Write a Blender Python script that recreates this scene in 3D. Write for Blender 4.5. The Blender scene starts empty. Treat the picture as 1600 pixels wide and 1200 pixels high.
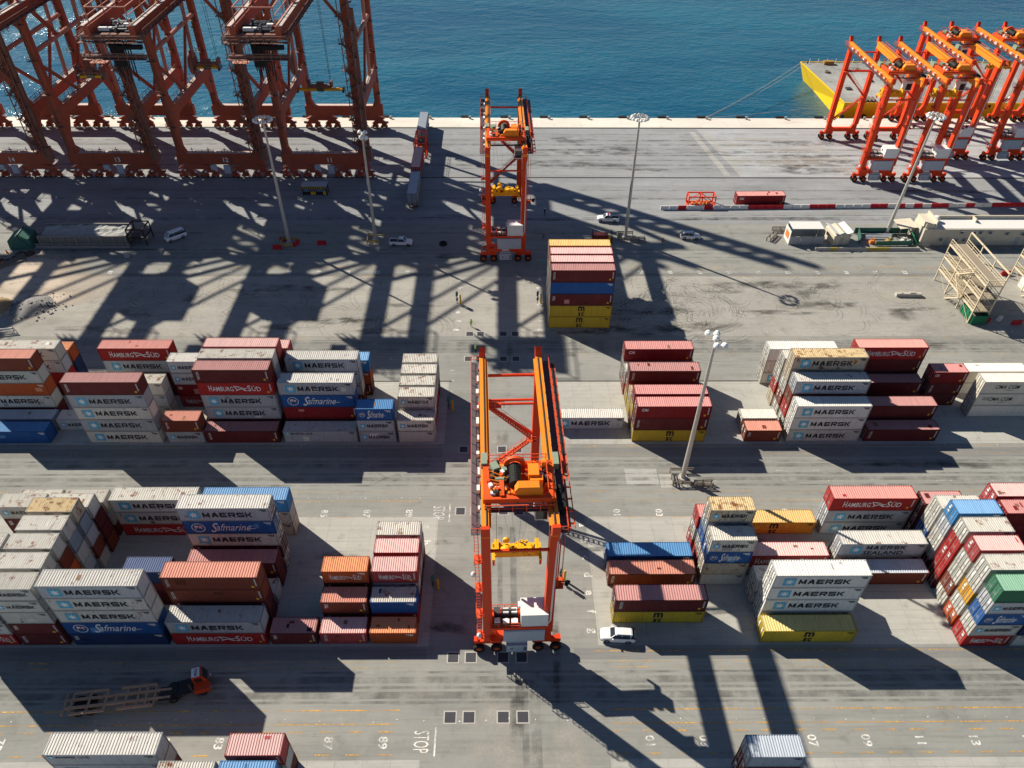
import bpy, bmesh, math, random
from mathutils import Vector, Matrix
random.seed(7)
R = math.radians
scene = bpy.context.scene
COL = scene.collection

# ------------------------------------------------------------------ camera
CAM_H, PITCH, YAW, ROLL = 91.4, R(41.75), 0.01177, 0.0067
cam = bpy.data.cameras.new('camera'); cam_ob = bpy.data.objects.new('camera', cam); COL.objects.link(cam_ob)
cam.sensor_width = 36.0; cam.lens = 1170 / 1600 * 36; cam.shift_x = 6.5 / 1600
cam.clip_start = 1.0; cam.clip_end = 9000
_U = Vector((1, 0, 0)); _V = Vector((0, -math.sin(PITCH), -math.cos(PITCH)))
_right = _U * math.cos(ROLL) - _V * math.sin(ROLL); _down = _U * math.sin(ROLL) + _V * math.cos(ROLL)
_rot = Matrix((_right, -_down, _right.cross(-_down))).transposed()
cam_ob.matrix_world = Matrix.Translation((0, 0, CAM_H)) @ (Matrix.Rotation(-YAW, 3, 'Z') @ _rot).to_4x4()
scene.camera = cam_ob

# ------------------------------------------------------------------ sky, sun, exposure
SUN_EL, SUN_AZ = 35.5, math.atan2(0.625, -0.78)       # elevation, direction towards the sun in the ground plane
world = bpy.data.worlds.new('World'); scene.world = world; world.use_nodes = True
wn = world.node_tree; wn.nodes.clear()
sky = wn.nodes.new('ShaderNodeTexSky'); sky.sky_type = 'NISHITA'; sky.sun_disc = False
sky.sun_elevation = R(SUN_EL); sky.sun_rotation = math.pi / 2 - SUN_AZ
sky.air_density = 0.95; sky.dust_density = 0.0; sky.ozone_density = 3.5
bg = wn.nodes.new('ShaderNodeBackground'); bg.inputs[1].default_value = 0.05
wo = wn.nodes.new('ShaderNodeOutputWorld')
wn.links.new(sky.outputs[0], bg.inputs[0]); wn.links.new(bg.outputs[0], wo.inputs[0])
sl = bpy.data.lights.new('sun', 'SUN'); sl.energy = 5.0; sl.angle = R(0.53); sl.color = (1.0, 0.925, 0.79)
sun = bpy.data.objects.new('sun', sl); COL.objects.link(sun)
_d = Vector((math.cos(SUN_AZ) * math.cos(R(SUN_EL)), math.sin(SUN_AZ) * math.cos(R(SUN_EL)), math.sin(R(SUN_EL))))
sun.rotation_euler = _d.to_track_quat('Z', 'Y').to_euler(); sun.location = (0, 0, 200)
scene.view_settings.view_transform = 'Standard'; scene.view_settings.look = 'None'
scene.view_settings.gamma = 1.0; scene.view_settings.use_curve_mapping = False
scene.view_settings.exposure = 0.66

# ------------------------------------------------------------------ helpers
class MB:
    """collects shapes; build() links them as one mesh object"""
    def __init__(s): s.v = []; s.f = []; s.m = []; s.mi = 0
    def add(s, vs, fs):
        o = len(s.v); s.v += [tuple(v) for v in vs]; s.f += [tuple(i + o for i in f) for f in fs]; s.m += [s.mi] * len(fs); return s
    def box(s, cx, cy, z0, sx, sy, sz, rz=0, top=1.0):
        c, n = math.cos(rz), math.sin(rz); vs = []
        for k, t in ((0, 1), (1, top)):
            for (a, b) in ((-1, -1), (1, -1), (1, 1), (-1, 1)):
                x, y = a * sx / 2 * t, b * sy / 2 * t
                vs.append((cx + x * c - y * n, cy + x * n + y * c, z0 + k * sz))
        return s.add(vs, [(3, 2, 1, 0), (4, 5, 6, 7), (0, 1, 5, 4), (1, 2, 6, 5), (2, 3, 7, 6), (3, 0, 4, 7)])
    def beam(s, p, q, w, h, w2=None, h2=None, up=(0, 0, 1)):
        p, q = Vector(p), Vector(q); d = (q - p).normalized(); up = Vector(up)
        if abs(d.dot(up)) > .99: up = Vector((0, 1, 0))
        a = d.cross(up).normalized(); b = a.cross(d)
        w2 = w if w2 is None else w2; h2 = h if h2 is None else h2; vs = []
        for c, ww, hh in ((p, w, h), (q, w2, h2)):
            for (i, j) in ((-1, -1), (1, -1), (1, 1), (-1, 1)): vs.append(c + a * i * ww / 2 + b * j * hh / 2)
        return s.add(vs, [(3, 2, 1, 0), (4, 5, 6, 7), (0, 1, 5, 4), (1, 2, 6, 5), (2, 3, 7, 6), (3, 0, 4, 7)])
    def tube(s, p, q, r, n=8, r2=None, caps=True):
        p, q = Vector(p), Vector(q); d = (q - p).normalized(); up = Vector((0, 0, 1)) if abs(d.z) < .95 else Vector((0, 1, 0))
        a = d.cross(up).normalized(); b = a.cross(d); r2 = r if r2 is None else r2
        vs = [c + (a * math.cos(t) + b * math.sin(t)) * rr for c, rr in ((p, r), (q, r2)) for t in [2 * math.pi * i / n for i in range(n)]]
        fs = [(i, (i + 1) % n, n + (i + 1) % n, n + i) for i in range(n)]
        if caps: fs += [tuple(range(n - 1, -1, -1)), tuple(range(n, 2 * n))]
        return s.add(vs, fs)
    def lathe(s, c, axis, prof, n=16):
        c = Vector(c); d = Vector(axis).normalized(); up = Vector((0, 0, 1)) if abs(d.z) < .95 else Vector((0, 1, 0))
        a = d.cross(up).normalized(); b = a.cross(d); vs = []; fs = []
        for (h, r) in prof:
            for i in range(n):
                t = 2 * math.pi * i / n; vs.append(c + d * h + (a * math.cos(t) + b * math.sin(t)) * max(r, 1e-4))
        for k in range(len(prof) - 1):
            for i in range(n): fs.append((k * n + i, k * n + (i + 1) % n, (k + 1) * n + (i + 1) % n, (k + 1) * n + i))
        return s.add(vs, fs)
    def prism(s, poly, axis, t0, t1):
        """poly: list of 2D points in the plane normal to axis ('x','y','z')"""
        def P(a, b, t): return {'x': (t, a, b), 'y': (a, t, b), 'z': (a, b, t)}[axis]
        n = len(poly); vs = [P(a, b, t0) for a, b in poly] + [P(a, b, t1) for a, b in poly]
        return s.add(vs, [tuple(range(n)), tuple(range(2 * n - 1, n - 1, -1))] + [(i, i + n, (i + 1) % n + n, (i + 1) % n) for i in range(n)])
    def loft(s, rings):
        n = len(rings[0]); vs = [p for r in rings for p in r]; fs = [tuple(range(n - 1, -1, -1)), tuple(range((len(rings) - 1) * n, len(rings) * n))]
        for k in range(len(rings) - 1):
            fs += [(k * n + i, k * n + (i + 1) % n, (k + 1) * n + (i + 1) % n, (k + 1) * n + i) for i in range(n)]
        return s.add(vs, fs)
    def quad(s, a, b, c, d): return s.add([a, b, c, d], [(0, 1, 2, 3)])
    def rail(s, p, q, h=1.1, r=.03, step=2.0):
        """handrail from p to q (deck level)"""
        p, q = Vector(p), Vector(q); n = max(1, int((q - p).length / step)); z = Vector((0, 0, 1))
        s.beam(p + z * h, q + z * h, r * 2, r * 2); s.beam(p + z * h * .52, q + z * h * .52, r * 1.4, r * 1.4)
        for i in range(n + 1):
            c = p.lerp(q, i / n); s.beam(c, c + z * h, r * 1.8, r * 1.8)
        return s
    def ladder(s, p, q, w=.5, side=(1, 0, 0), r=.03, step=.6):
        p, q, a = Vector(p), Vector(q), Vector(side).normalized() * w / 2
        s.beam(p - a, q - a, r * 2, r * 2); s.beam(p + a, q + a, r * 2, r * 2)
        n = max(2, int((q - p).length / step))
        for i in range(n):
            c = p.lerp(q, (i + .5) / n); s.beam(c - a, c + a, r * 1.6, r * 1.6)
        return s
    def stairs(s, p, q, w=.8, side=(1, 0, 0)):
        p, q = Vector(p), Vector(q); a = Vector(side).normalized() * w / 2
        s.beam(p - a, q - a, .06, .24); s.beam(p + a, q + a, .06, .24)
        n = max(3, int(abs(q.z - p.z) / .35)); d = (q - p); d.z = 0; d.normalize()
        for i in range(n):
            c = p.lerp(q, (i + .5) / n); s.beam(c - a, c + a, .26, .04)
        s.rail(p - a, q - a, 1.0, .022, 1.6); s.rail(p + a, q + a, 1.0, .022, 1.6)
        return s
    def mesh(s, name):
        me = bpy.data.meshes.new(name); me.from_pydata(s.v, [], s.f); me.update()
        bm = bmesh.new(); bm.from_mesh(me); bmesh.ops.recalc_face_normals(bm, faces=bm.faces); bm.to_mesh(me); bm.free()
        if any(s.m):
            for p, m in zip(me.polygons, s.m): p.material_index = m
        return me
    def build(s, name, mat, parent=None, smooth=False):
        me = s.mesh(name)
        for m in (mat if isinstance(mat, (list, tuple)) else [mat]): me.materials.append(m)
        if smooth:
            for p in me.polygons: p.use_smooth = True
        return put(name, me, parent)

def put(name, me, parent=None, loc=(0, 0, 0), rot=(0, 0, 0), mats=None):
    o = bpy.data.objects.new(name, me); COL.objects.link(o); o.location = loc; o.rotation_euler = rot
    if parent is not None: o.parent = parent
    if mats:
        for i, m in enumerate(mats):
            if i < len(o.material_slots):
                o.material_slots[i].link = 'OBJECT'; o.material_slots[i].material = m
    return o
def tag(o, label, cat, group=None):
    o['label'] = label; o['category'] = cat
    if group: o['group'] = group
    return o
def thing(name, label, cat, loc=(0, 0, 0), rz=0, group=None):
    o = bpy.data.objects.new(name, None); COL.objects.link(o); o.location = loc; o.rotation_euler = (0, 0, rz)
    o.empty_display_size = .5
    return tag(o, label, cat, group)
def struct(o): o['kind'] = 'structure'; return o
def stuff(o): o['kind'] = 'stuff'; return o
def copy_tree(o, parent=None):
    c = o.copy(); COL.objects.link(c); c.parent = parent
    for ch in list(o.children): copy_tree(ch, c)
    return c

# ------------------------------------------------------------------ materials
MATS = {}
def nt(m):
    m.use_nodes = True; t = m.node_tree; t.nodes.clear()
    out = t.nodes.new('ShaderNodeOutputMaterial'); b = t.nodes.new('ShaderNodeBsdfPrincipled'); t.links.new(b.outputs[0], out.inputs[0])
    return t, b
def N(t, typ, **kw):
    n = t.nodes.new(typ)
    for k, v in kw.items(): setattr(n, k, v)
    return n
def noise(t, vec, scale, detail=4, rough=.55, sc=(1, 1, 1)):
    mp = N(t, 'ShaderNodeMapping'); mp.inputs['Scale'].default_value = sc; t.links.new(vec, mp.inputs[0])
    n = N(t, 'ShaderNodeTexNoise'); n.inputs['Scale'].default_value = scale; n.inputs['Detail'].default_value = detail
    n.inputs['Roughness'].default_value = rough; t.links.new(mp.outputs[0], n.inputs[0]); return n.outputs[0]
def ramp(t, fac, a, b, c0=(0, 0, 0, 1), c1=(1, 1, 1, 1)):
    r = N(t, 'ShaderNodeValToRGB'); r.color_ramp.elements[0].position = a; r.color_ramp.elements[1].position = b
    r.color_ramp.elements[0].color = c0; r.color_ramp.elements[1].color = c1; t.links.new(fac, r.inputs[0]); return r.outputs[0]
def mix(t, fac, a, b, mode='MIX'):
    m = N(t, 'ShaderNodeMixRGB', blend_type=mode)
    for i, x in ((0, fac), (1, a), (2, b)):
        if isinstance(x, (int, float)): m.inputs[i].default_value = x
        elif isinstance(x, (tuple, list)): m.inputs[i].default_value = tuple(x[:3]) + (1,)
        else: t.links.new(x, m.inputs[i])
    return m.outputs[0]
def math_(t, op, a, b=0.0):
    m = N(t, 'ShaderNodeMath', operation=op)
    for i, x in ((0, a), (1, b)):
        if isinstance(x, (int, float)): m.inputs[i].default_value = x
        else: t.links.new(x, m.inputs[i])
    return m.outputs[0]
def coords(t, rnd=True, kind='Object'):
    tc = N(t, 'ShaderNodeTexCoord'); v = tc.outputs[kind]
    if rnd:
        oi = N(t, 'ShaderNodeObjectInfo'); mul = N(t, 'ShaderNodeVectorMath', operation='MULTIPLY_ADD')
        cmb = N(t, 'ShaderNodeCombineXYZ')
        for i in range(3): t.links.new(oi.outputs['Random'], cmb.inputs[i])
        t.links.new(cmb.outputs[0], mul.inputs[0]); mul.inputs[1].default_value = (37, 53, 71); t.links.new(v, mul.inputs[2]); v = mul.outputs[0]
        return v, oi.outputs['Random']
    return v, None
RUST = (0.20, 0.075, 0.03)
def paint(name, col, rough=.55, dirt=.35, rust=.0, rust_col=RUST, metal=0, var=.12, streak=(1, 1, .12), spec=.16, scale=1.6):
    """painted / weathered surface"""
    if name in MATS: return MATS[name]
    m = bpy.data.materials.new(name); t, b = nt(m); v, rn = coords(t)
    d = noise(t, v, scale, 5, .6, streak); d2 = noise(t, v, .55, 3, .5)
    dc = tuple(c * .55 + .02 for c in col)
    c = mix(t, math_(t, 'MULTIPLY', ramp(t, d, .45, .78), dirt), col, dc)
    c = mix(t, math_(t, 'MULTIPLY', ramp(t, d2, .35, .75), dirt * .5), c, tuple(x * .8 + .05 for x in col))
    vv = math_(t, 'ADD', math_(t, 'MULTIPLY', rn, 2 * var), 1 - var)
    c = mix(t, 1.0, c, vv, 'MULTIPLY')
    if rust > 0:
        rr = noise(t, v, .9, 7, .72, (1, 1, .45))
        c = mix(t, ramp(t, rr, .72 - rust * .35, .80 - rust * .30), c, rust_col)
    t.links.new(c, b.inputs['Base Color']); b.inputs['Roughness'].default_value = rough; b.inputs['Metallic'].default_value = metal
    b.inputs['Specular IOR Level'].default_value = spec
    MATS[name] = m; return m
def flat(name, col, rough=.6, metal=0, emit=None, spec=.2):
    if name in MATS: return MATS[name]
    m = bpy.data.materials.new(name); t, b = nt(m); v, rn = coords(t)
    n = noise(t, v, 3.0, 4, .6); c = mix(t, ramp(t, n, .3, .8), col, tuple(x * .82 for x in col))
    t.links.new(c, b.inputs['Base Color']); b.inputs['Roughness'].default_value = rough; b.inputs['Metallic'].default_value = metal
    b.inputs['Specular IOR Level'].default_value = spec
    MATS[name] = m; return m
def glass(name='vehicle_glass', col=(.02, .025, .03)):
    if name in MATS: return MATS[name]
    m = bpy.data.materials.new(name); t, b = nt(m); b.inputs['Base Color'].default_value = col + (1,); b.inputs['Roughness'].default_value = .06
    b.inputs['Specular IOR Level'].default_value = .8; MATS[name] = m; return m

def ground_mat(name, col, col2, streak=.5, big=.35, joints=None, stain=.35, grit=.25, rings=0):
    """paving seen from above: large blotches, drag streaks along the lanes, oil stains, grit and slab joints"""
    col, col2 = [(c[0] * .98, c[1] * 1.02, c[2] * 1.05) for c in (col, col2)]
    m = bpy.data.materials.new(name); t, b = nt(m); v, _ = coords(t, False)
    n1 = noise(t, v, .035, 6, .62); n2 = noise(t, v, .25, 6, .65, (.10, 1, 1)); n3 = noise(t, v, .9, 8, .72); n4 = noise(t, v, .11, 5, .6, (.35, 1, 1))
    c = mix(t, math_(t, 'MULTIPLY', ramp(t, n1, .35, .68), big * 2), col, col2)
    dk = tuple(x * .52 for x in col)
    c = mix(t, math_(t, 'MULTIPLY', ramp(t, n2, .46, .72), streak), c, dk)
    c = mix(t, math_(t, 'MULTIPLY', ramp(t, n4, .55, .74), stain), c, tuple(x * .4 for x in col))
    c = mix(t, math_(t, 'MULTIPLY', ramp(t, n3, .35, .75), grit), c, tuple(min(1, x * 1.35) for x in col))
    n5 = noise(t, v, 2.6, 5, .6, (.045, 1, 1)); c = mix(t, math_(t, 'MULTIPLY', ramp(t, n5, .50, .70), streak * .75), c, tuple(x * .55 for x in col))
    n6 = noise(t, v, .45, 7, .68); c = mix(t, math_(t, 'MULTIPLY', ramp(t, n6, .55, .68), stain * .8), c, tuple(x * .42 for x in col))
    n7 = noise(t, v, .07, 6, .6, (.5, 1, 1)); c = mix(t, math_(t, 'MULTIPLY', ramp(t, n7, .56, .72), .35), c, tuple(min(1, x * 1.28) for x in col))
    sp = noise(t, v, 7.0, 3, .7)
    c = mix(t, math_(t, 'MULTIPLY', ramp(t, sp, .62, .72), .35), c, tuple(x * .45 for x in col))
    if joints:
        br = N(t, 'ShaderNodeTexBrick'); br.offset = 0; br.inputs['Scale'].default_value = 1
        br.inputs['Brick Width'].default_value = joints[0]; br.inputs['Row Height'].default_value = joints[1]; br.inputs['Mortar Size'].default_value = .045
        br.inputs['Color1'].default_value = (1, 1, 1, 1); br.inputs['Color2'].default_value = (.9, .9, .9, 1); br.inputs['Mortar'].default_value = (.62, .6, .58, 1)
        br.inputs['Mortar Smooth'].default_value = .3
        t.links.new(v, br.inputs[0]); c = mix(t, joints[2], c, br.outputs[0], 'MULTIPLY')
    t.links.new(c, b.inputs['Base Color']); b.inputs['Roughness'].default_value = .88; b.inputs['Specular IOR Level'].default_value = .12
    bp = N(t, 'ShaderNodeBump'); bp.inputs['Strength'].default_value = .12; bp.inputs['Distance'].default_value = .03
    t.links.new(n3, bp.inputs['Height']); t.links.new(bp.outputs[0], b.inputs['Normal'])
    MATS[name] = m; return m
def worn_paint(name, col, wear=.45):
    """road paint, partly worn through (transparent where worn)"""
    m = bpy.data.materials.new(name); t, b = nt(m); v, _ = coords(t, False, 'Generated'); v = N(t, 'ShaderNodeNewGeometry').outputs['Position']
    n = noise(t, v, 2.2, 6, .7); n2 = noise(t, v, .3, 3, .6)
    f = math_(t, 'ADD', math_(t, 'MULTIPLY', n, .6), math_(t, 'MULTIPLY', n2, .4))
    b.inputs['Base Color'].default_value = col + (1,); b.inputs['Roughness'].default_value = .8
    t.links.new(ramp(t, f, wear - .07, wear + .10), b.inputs['Alpha'])
    MATS[name] = m; return m
# ================================================================== SETTING
def sheet(name, x0, x1, y0, y1, z, mat, nx=1):
    mb = MB()
    for i in range(nx):
        a = x0 + (x1 - x0) * i / nx; c = x0 + (x1 - x0) * (i + 1) / nx
        mb.quad((a, y0, z), (c, y0, z), (c, y1, z), (a, y1, z))
    return struct(mb.build(name, mat))
QUAY = 224.2
M_asph = ground_mat('asphalt_yard', (.292, .277, .247), (.235, .226, .205), streak=.55, big=.5, stain=.5)
M_conc = ground_mat('stack_concrete', (.43, .405, .36), (.36, .34, .30), streak=.4, big=.5, joints=(3.25, 2.93, .5), stain=.5)
M_dust = ground_mat('dusty_concrete', (.365, .335, .290), (.27, .25, .222), streak=.5, big=.5, stain=.6, grit=.4, joints=(6.5, 5.9, .3))
M_apron = ground_mat('quay_apron', (.305, .300, .298), (.25, .247, .246), streak=.6, big=.45, stain=.4, joints=(7.5, 6.2, .3))
M_cope = ground_mat('cope_concrete', (.74, .66, .56), (.64, .58, .50), streak=.4, big=.45, joints=(12, 30, .6), stain=.4)
M_dark = ground_mat('runway_asphalt', (.225, .214, .198), (.19, .182, .17), streak=.5, big=.3, stain=.3)
M_sand = ground_mat('sandy_dust', (.58, .50, .42), (.48, .41, .35), streak=.35, big=.5, stain=.3, grit=.5)
# quay and yard as one slab reaching far left, right and behind the camera
g = MB(); g.box(0, (QUAY - 900) / 2, -9, 3000, QUAY + 900, 9); struct(g.build('ground', M_asph))
sheet('quay_cope', -1200, 1200, 217.2, QUAY, .006, M_cope)
sheet('apron', -1200, 1200, 160.5, 216.2, .004, M_apron)
sheet('stacking_area', -700, -9.6, 50.6, 71.9, .004, M_conc); sheet('stacking_area', 12.8, 700, 50.6, 71.9, .004, M_conc)
sheet('stacking_area', -700, -9.6, 87.2, 103.0, .004, M_conc); sheet('stacking_area', 7.5, 700, 87.2, 103.0, .004, M_conc)
sheet('stacking_area', -700, -9.6, 14, 36.2, .004, M_conc); sheet('stacking_area', 12.8, 700, 14, 36.2, .004, M_conc)
sheet('stacking_area', -700, 700, 116.6, 137.6, .004, M_dust)
for y0, y1 in ((48.7, 50.2), (84.2, 86.3), (137.9, 139.0)): sheet('crane_runway', -700, -9.8, y0, y1, .008, M_dark); sheet('crane_runway', 9.5, 700, y0, y1, .008, M_dark)
sheet('drain_channel', -700, -9, 103.05, 103.3, .008, flat('drain_iron', (.035, .035, .035), .7)); sheet('drain_channel', 7, 700, 103.05, 103.3, .008, MATS['drain_iron'])
for i, y in enumerate((184.6, 216.6)):
    sheet('rail_slot', -1200, 1200, y - .28, y + .28, .008, MATS['drain_iron'])
    r = MB(); r.box(0, y, .012, 2400, .09, .05); struct(r.build('crane_rail', flat('rail_steel', (.16, .13, .11), .45, .6)))
M_patch = ground_mat('pale_patch_concrete', (.395, .375, .345), (.34, .325, .30), streak=.4, big=.5, stain=.45)
M_apr2 = ground_mat('pale_apron', (.395, .392, .392), (.335, .333, .333), streak=.5, big=.45, stain=.35)
struct(MB().quad((64, 185.2, .0075), (900, 185.2, .0075), (900, 216.1, .0075), (58, 216.1, .0075)).build('apron', M_apr2))
sheet('concrete_patch', 20.0, 25.2, 78.3, 81.6, .0085, M_patch); sheet('concrete_patch', 25.4, 29.5, 77.6, 80.6, .0085, M_conc)
for (x0, x1, dx) in ((55.5, 57.2, 4.2), (59.6, 61.0, 4.0)): struct(MB().quad((x0 + dx, 186, .0095), (x1 + dx, 186, .0095), (x1, 214, .0095), (x0, 214, .0095)).build('concrete_patch', M_patch))
pass
# sandy ground, far left
def blob(name, cx, cy, rx, ry, z, mat, n=40, seed=1, jit=.25):
    rnd = random.Random(seed); pts = []
    ph = [rnd.uniform(0, 6.28) for _ in range(5)]
    for i in range(n):
        a = 2 * math.pi * i / n; k = 1 + jit * (math.sin(2 * a + ph[0]) * .4 + math.sin(3 * a + ph[1]) * .35 + math.sin(7 * a + ph[2]) * .2 + math.sin(13 * a + ph[3]) * .12)
        pts.append((cx + rx * k * math.cos(a), cy + ry * k * math.sin(a), z))
    mb = MB(); mb.add(pts, [tuple(range(n))]); return struct(mb.build(name, mat))
def fade_patches(name, label, cat, spots, mat):
    """irregular ground stains: one mesh, a 'fade' attribute falls to 0 at each rim"""
    vs, fs, fd = [], [], []
    for k, (cx, cy, rx, ry, seed) in enumerate(spots):
        r_ = random.Random(seed); ph = [r_.uniform(0, 6.28) for _ in range(4)]; o = len(vs); n = 28; z = .0100 + k * .00003
        vs.append((cx, cy, z)); fd.append(1.0)
        for q, (rad, f) in enumerate(((.55, .9), (1.0, 0.0))):
            for i in range(n):
                a = 2 * math.pi * i / n; w = 1 + .22 * math.sin(2 * a + ph[0]) + .16 * math.sin(3 * a + ph[1]) + .10 * math.sin(5 * a + ph[2]); vs.append((cx + rx * rad * w * math.cos(a), cy + ry * rad * w * math.sin(a), z)); fd.append(f)
        for i in range(n): j = (i + 1) % n; fs += [(o, o + 1 + i, o + 1 + j), (o + 1 + i, o + 1 + n + i, o + 1 + n + j, o + 1 + j)]
    me = bpy.data.meshes.new(name); me.from_pydata(vs, [], fs); at = me.attributes.new('fade', 'FLOAT', 'POINT')
    for i, f in enumerate(fd): at.data[i].value = f
    me.materials.append(mat); ob = put(name, me)
    return stuff(tag(ob, label, cat)) if label else struct(ob)
def fade_mat(name, col, lo, hi, alpha, scale=.5, sc=(.5, 1, 1)):
    m = bpy.data.materials.new(name); t, b = nt(m); v = N(t, 'ShaderNodeNewGeometry').outputs['Position']; at = N(t, 'ShaderNodeAttribute'); at.attribute_name = 'fade'
    n = noise(t, v, scale, 7, .68, sc); n2 = noise(t, v, 3.0, 4, .6)
    c = mix(t, ramp(t, n2, .3, .7), col, tuple(x * .75 for x in col)); t.links.new(c, b.inputs['Base Color']); b.inputs['Roughness'].default_value = .9
    f = math_(t, 'MULTIPLY', at.outputs['Fac'], math_(t, 'MULTIPLY', ramp(t, n, lo, hi), alpha)); t.links.new(f, b.inputs['Alpha']); return m
fade_patches('sandy_ground', None, None, [(-113, 136, 27, 13, 3), (-104, 139, 16, 9, 5), (-100, 128, 12, 7, 8)], fade_mat('sandy_dust_veil', (.60, .50, .40), .22, .46, .95))
_r = random.Random(77); dk = []; pl_ = []
for i in range(70):
    x, y, rx, ry = _r.choice([(_r.uniform(14, 100), _r.uniform(118, 136), _r.uniform(2, 12), _r.uniform(.6, 2.4)), (_r.uniform(-90, -12), _r.uniform(118, 136), _r.uniform(2, 14), _r.uniform(.6, 2.2)),
        (_r.uniform(-100, 120), _r.choice((79, 82, 44, 46, 112.5, 114.5, 145, 148, 162, 164, 177)) + _r.uniform(-1, 1), _r.uniform(4, 22), _r.uniform(.4, 1.3)), (_r.uniform(-6, 8), _r.uniform(30, 118), _r.uniform(.5, 1.6), _r.uniform(2, 9)),
        (_r.uniform(-30, 70), _r.uniform(52, 70), _r.uniform(1, 5), _r.uniform(.5, 1.6)), (_r.uniform(15, 90), _r.uniform(187, 214), _r.uniform(5, 25), _r.uniform(.6, 2.5))])
    dk.append((x, y, rx, ry, i))
for i in range(46):
    x, y, rx, ry = _r.choice([(_r.uniform(30, 100), _r.uniform(116, 136), _r.uniform(4, 16), _r.uniform(1, 3)), (_r.uniform(-90, -10), _r.uniform(115, 136), _r.uniform(4, 16), _r.uniform(1, 3)), (_r.uniform(-60, 90), _r.choice((52, 56, 62, 68, 90, 96, 101)), _r.uniform(2, 7), _r.uniform(.5, 1.5)), (_r.uniform(-8, 10), _r.uniform(32, 112), _r.uniform(1.5, 4), _r.uniform(3, 9)), (_r.uniform(60, 110), _r.uniform(187, 212), _r.uniform(5, 18), _r.uniform(1, 3))])
    pl_.append((x, y, rx, ry, 200 + i))
fade_patches('pale_dust', 'pale dust patches drifted over the yard paving', 'dust', pl_, fade_mat('pale_dust_veil', (.56, .52, .45), .36, .62, .55))
fade_patches('oil_stains', 'dark oil and rubber stains along lanes and open paving', 'stains', dk, fade_mat('oil_film', (.05, .047, .043), .40, .66, .62))
# water
def water_mat():
    m = bpy.data.materials.new('sea_water'); t, b = nt(m); v, _ = coords(t, False)
    n1 = noise(t, v, .16, 5, .62, (.75, 1.2, 1)); n2 = noise(t, v, .55, 4, .6, (.7, 1.2, 1)); n3 = noise(t, v, .012, 4, .55, (.6, 1.4, 1))
    h = math_(t, 'MULTIPLY', math_(t, 'ADD', math_(t, 'MULTIPLY', n1, 1.0), math_(t, 'MULTIPLY', n2, .35)), math_(t, 'ADD', math_(t, 'MULTIPLY', ramp(t, n3, .35, .68), .8), .35))
    bp = N(t, 'ShaderNodeBump'); bp.inputs['Strength'].default_value = .75; bp.inputs['Distance'].default_value = 1.6
    t.links.new(h, bp.inputs['Height']); t.links.new(bp.outputs[0], b.inputs['Normal'])
    t.links.new(mix(t, ramp(t, n3, .35, .65), (.003, .062, .120), (.007, .112, .185)), b.inputs['Base Color'])
    t.links.new(math_(t, 'ADD', math_(t, 'MULTIPLY', n3, .22), .06), b.inputs['Roughness']); b.inputs['IOR'].default_value = 1.33; MATS['sea'] = m; return m
sea = MB()
for i in range(6):
    for j in range(4):
        x0, y0 = -3000 + i * 1000, QUAY + .05 + j * 900
        sea.quad((x0, y0, -3.2), (x0 + 1000, y0, -3.2), (x0 + 1000, y0 + 900, -3.2), (x0, y0 + 900, -3.2))
struct(sea.build('sea', water_mat()))
struct(MB().box(0, 1200, -13.5, 6000, 5000, .5).build('seabed', flat('seabed_mud', (.05, .05, .04))))

# ---- painted markings
P_white = worn_paint('road_paint_white', (.72, .70, .65), .45)
P_wfaint = worn_paint('road_paint_white_faded', (.70, .68, .62), .56)
P_yel = worn_paint('road_paint_yellow', (.66, .36, .07), .50)
P_yfaint = worn_paint('road_paint_yellow_faded', (.66, .38, .09), .54)
def line(name, x0, x1, y, w=.16, mat=P_yel, dash=None, z=.013):
    mb = MB(); x = x0
    while x < x1:
        e = min(x1, x + (dash[0] if dash else x1 - x0)); mb.quad((x, y - w / 2, z), (e, y - w / 2, z), (e, y + w / 2, z), (x, y + w / 2, z))
        x = e + (dash[1] if dash else 0)
    return struct(mb.build(name, mat))
for x0, x1 in ((-130, -12.5), (13.5, 140)):
    line('lane_line', x0, x1, 76.9, .15, P_yfaint); line('lane_line', x0, x1, 75.0, .15, P_yfaint)
    line('lane_line', x0, x1 - 0, 71.8, .14, P_yfaint, (3, 1.2))
    line('lane_line', x0, x1, 48.4, .13, P_yfaint); line('lane_line', x0, x1, 47.6, .13, P_yfaint)
    line('lane_line', x0, x1 - 0, 42.1, .16, P_yel); line('lane_line', x0, x1, 40.4, .16, P_yel)
    line('lane_line', x0, x1, 39.5, .18, P_yel, (1.8, 1.8)); line('lane_line', x0, x1, 36.8, .18, P_yel, (1.8, 1.8))
    line('lane_line', x0, x1, 86.75, .14, P_yfaint); line('lane_line', x0, x1, 85.0, .1, P_yfaint)
    line('lane_line', x0, x1, 110.9, .12, P_yfaint); line('lane_line', x0, x1, 115.9, .14, P_yfaint)
    line('lane_line', x0, x1, 141.6, .2, P_yfaint); line('lane_line', x0, x1, 140.6, .12, P_yfaint); line('lane_line', x0, x1, 137.7, .16, P_yfaint)
line('lane_line', 12, 140, 49.85, .16, P_yel); line('lane_line', 30, 140, 79.0, .12, P_wfaint); line('lane_line', 30, 140, 81.2, .1, P_wfaint)
line('lane_line', -130, -12, 158.2, .16, P_wfaint); line('lane_line', 40, 140, 160.2, .14, P_wfaint); line('lane_line', 40, 140, 165.6, .12, P_yfaint)
for (x, y, s) in ((-9.3, 62, 1), (-9.3, 42, 1)):
    mb = MB()
    for i in range(6): mb.quad((x + i * .02, y - 9 + i * 3.2, .013), (x + .14 + i * .02, y - 9 + i * 3.2, .013), (x + .14 + i * .02, y - 7.2 + i * 3.2, .013), (x + i * .02, y - 7.2 + i * 3.2, .013))
    struct(mb.build('lane_line', P_yfaint))

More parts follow.
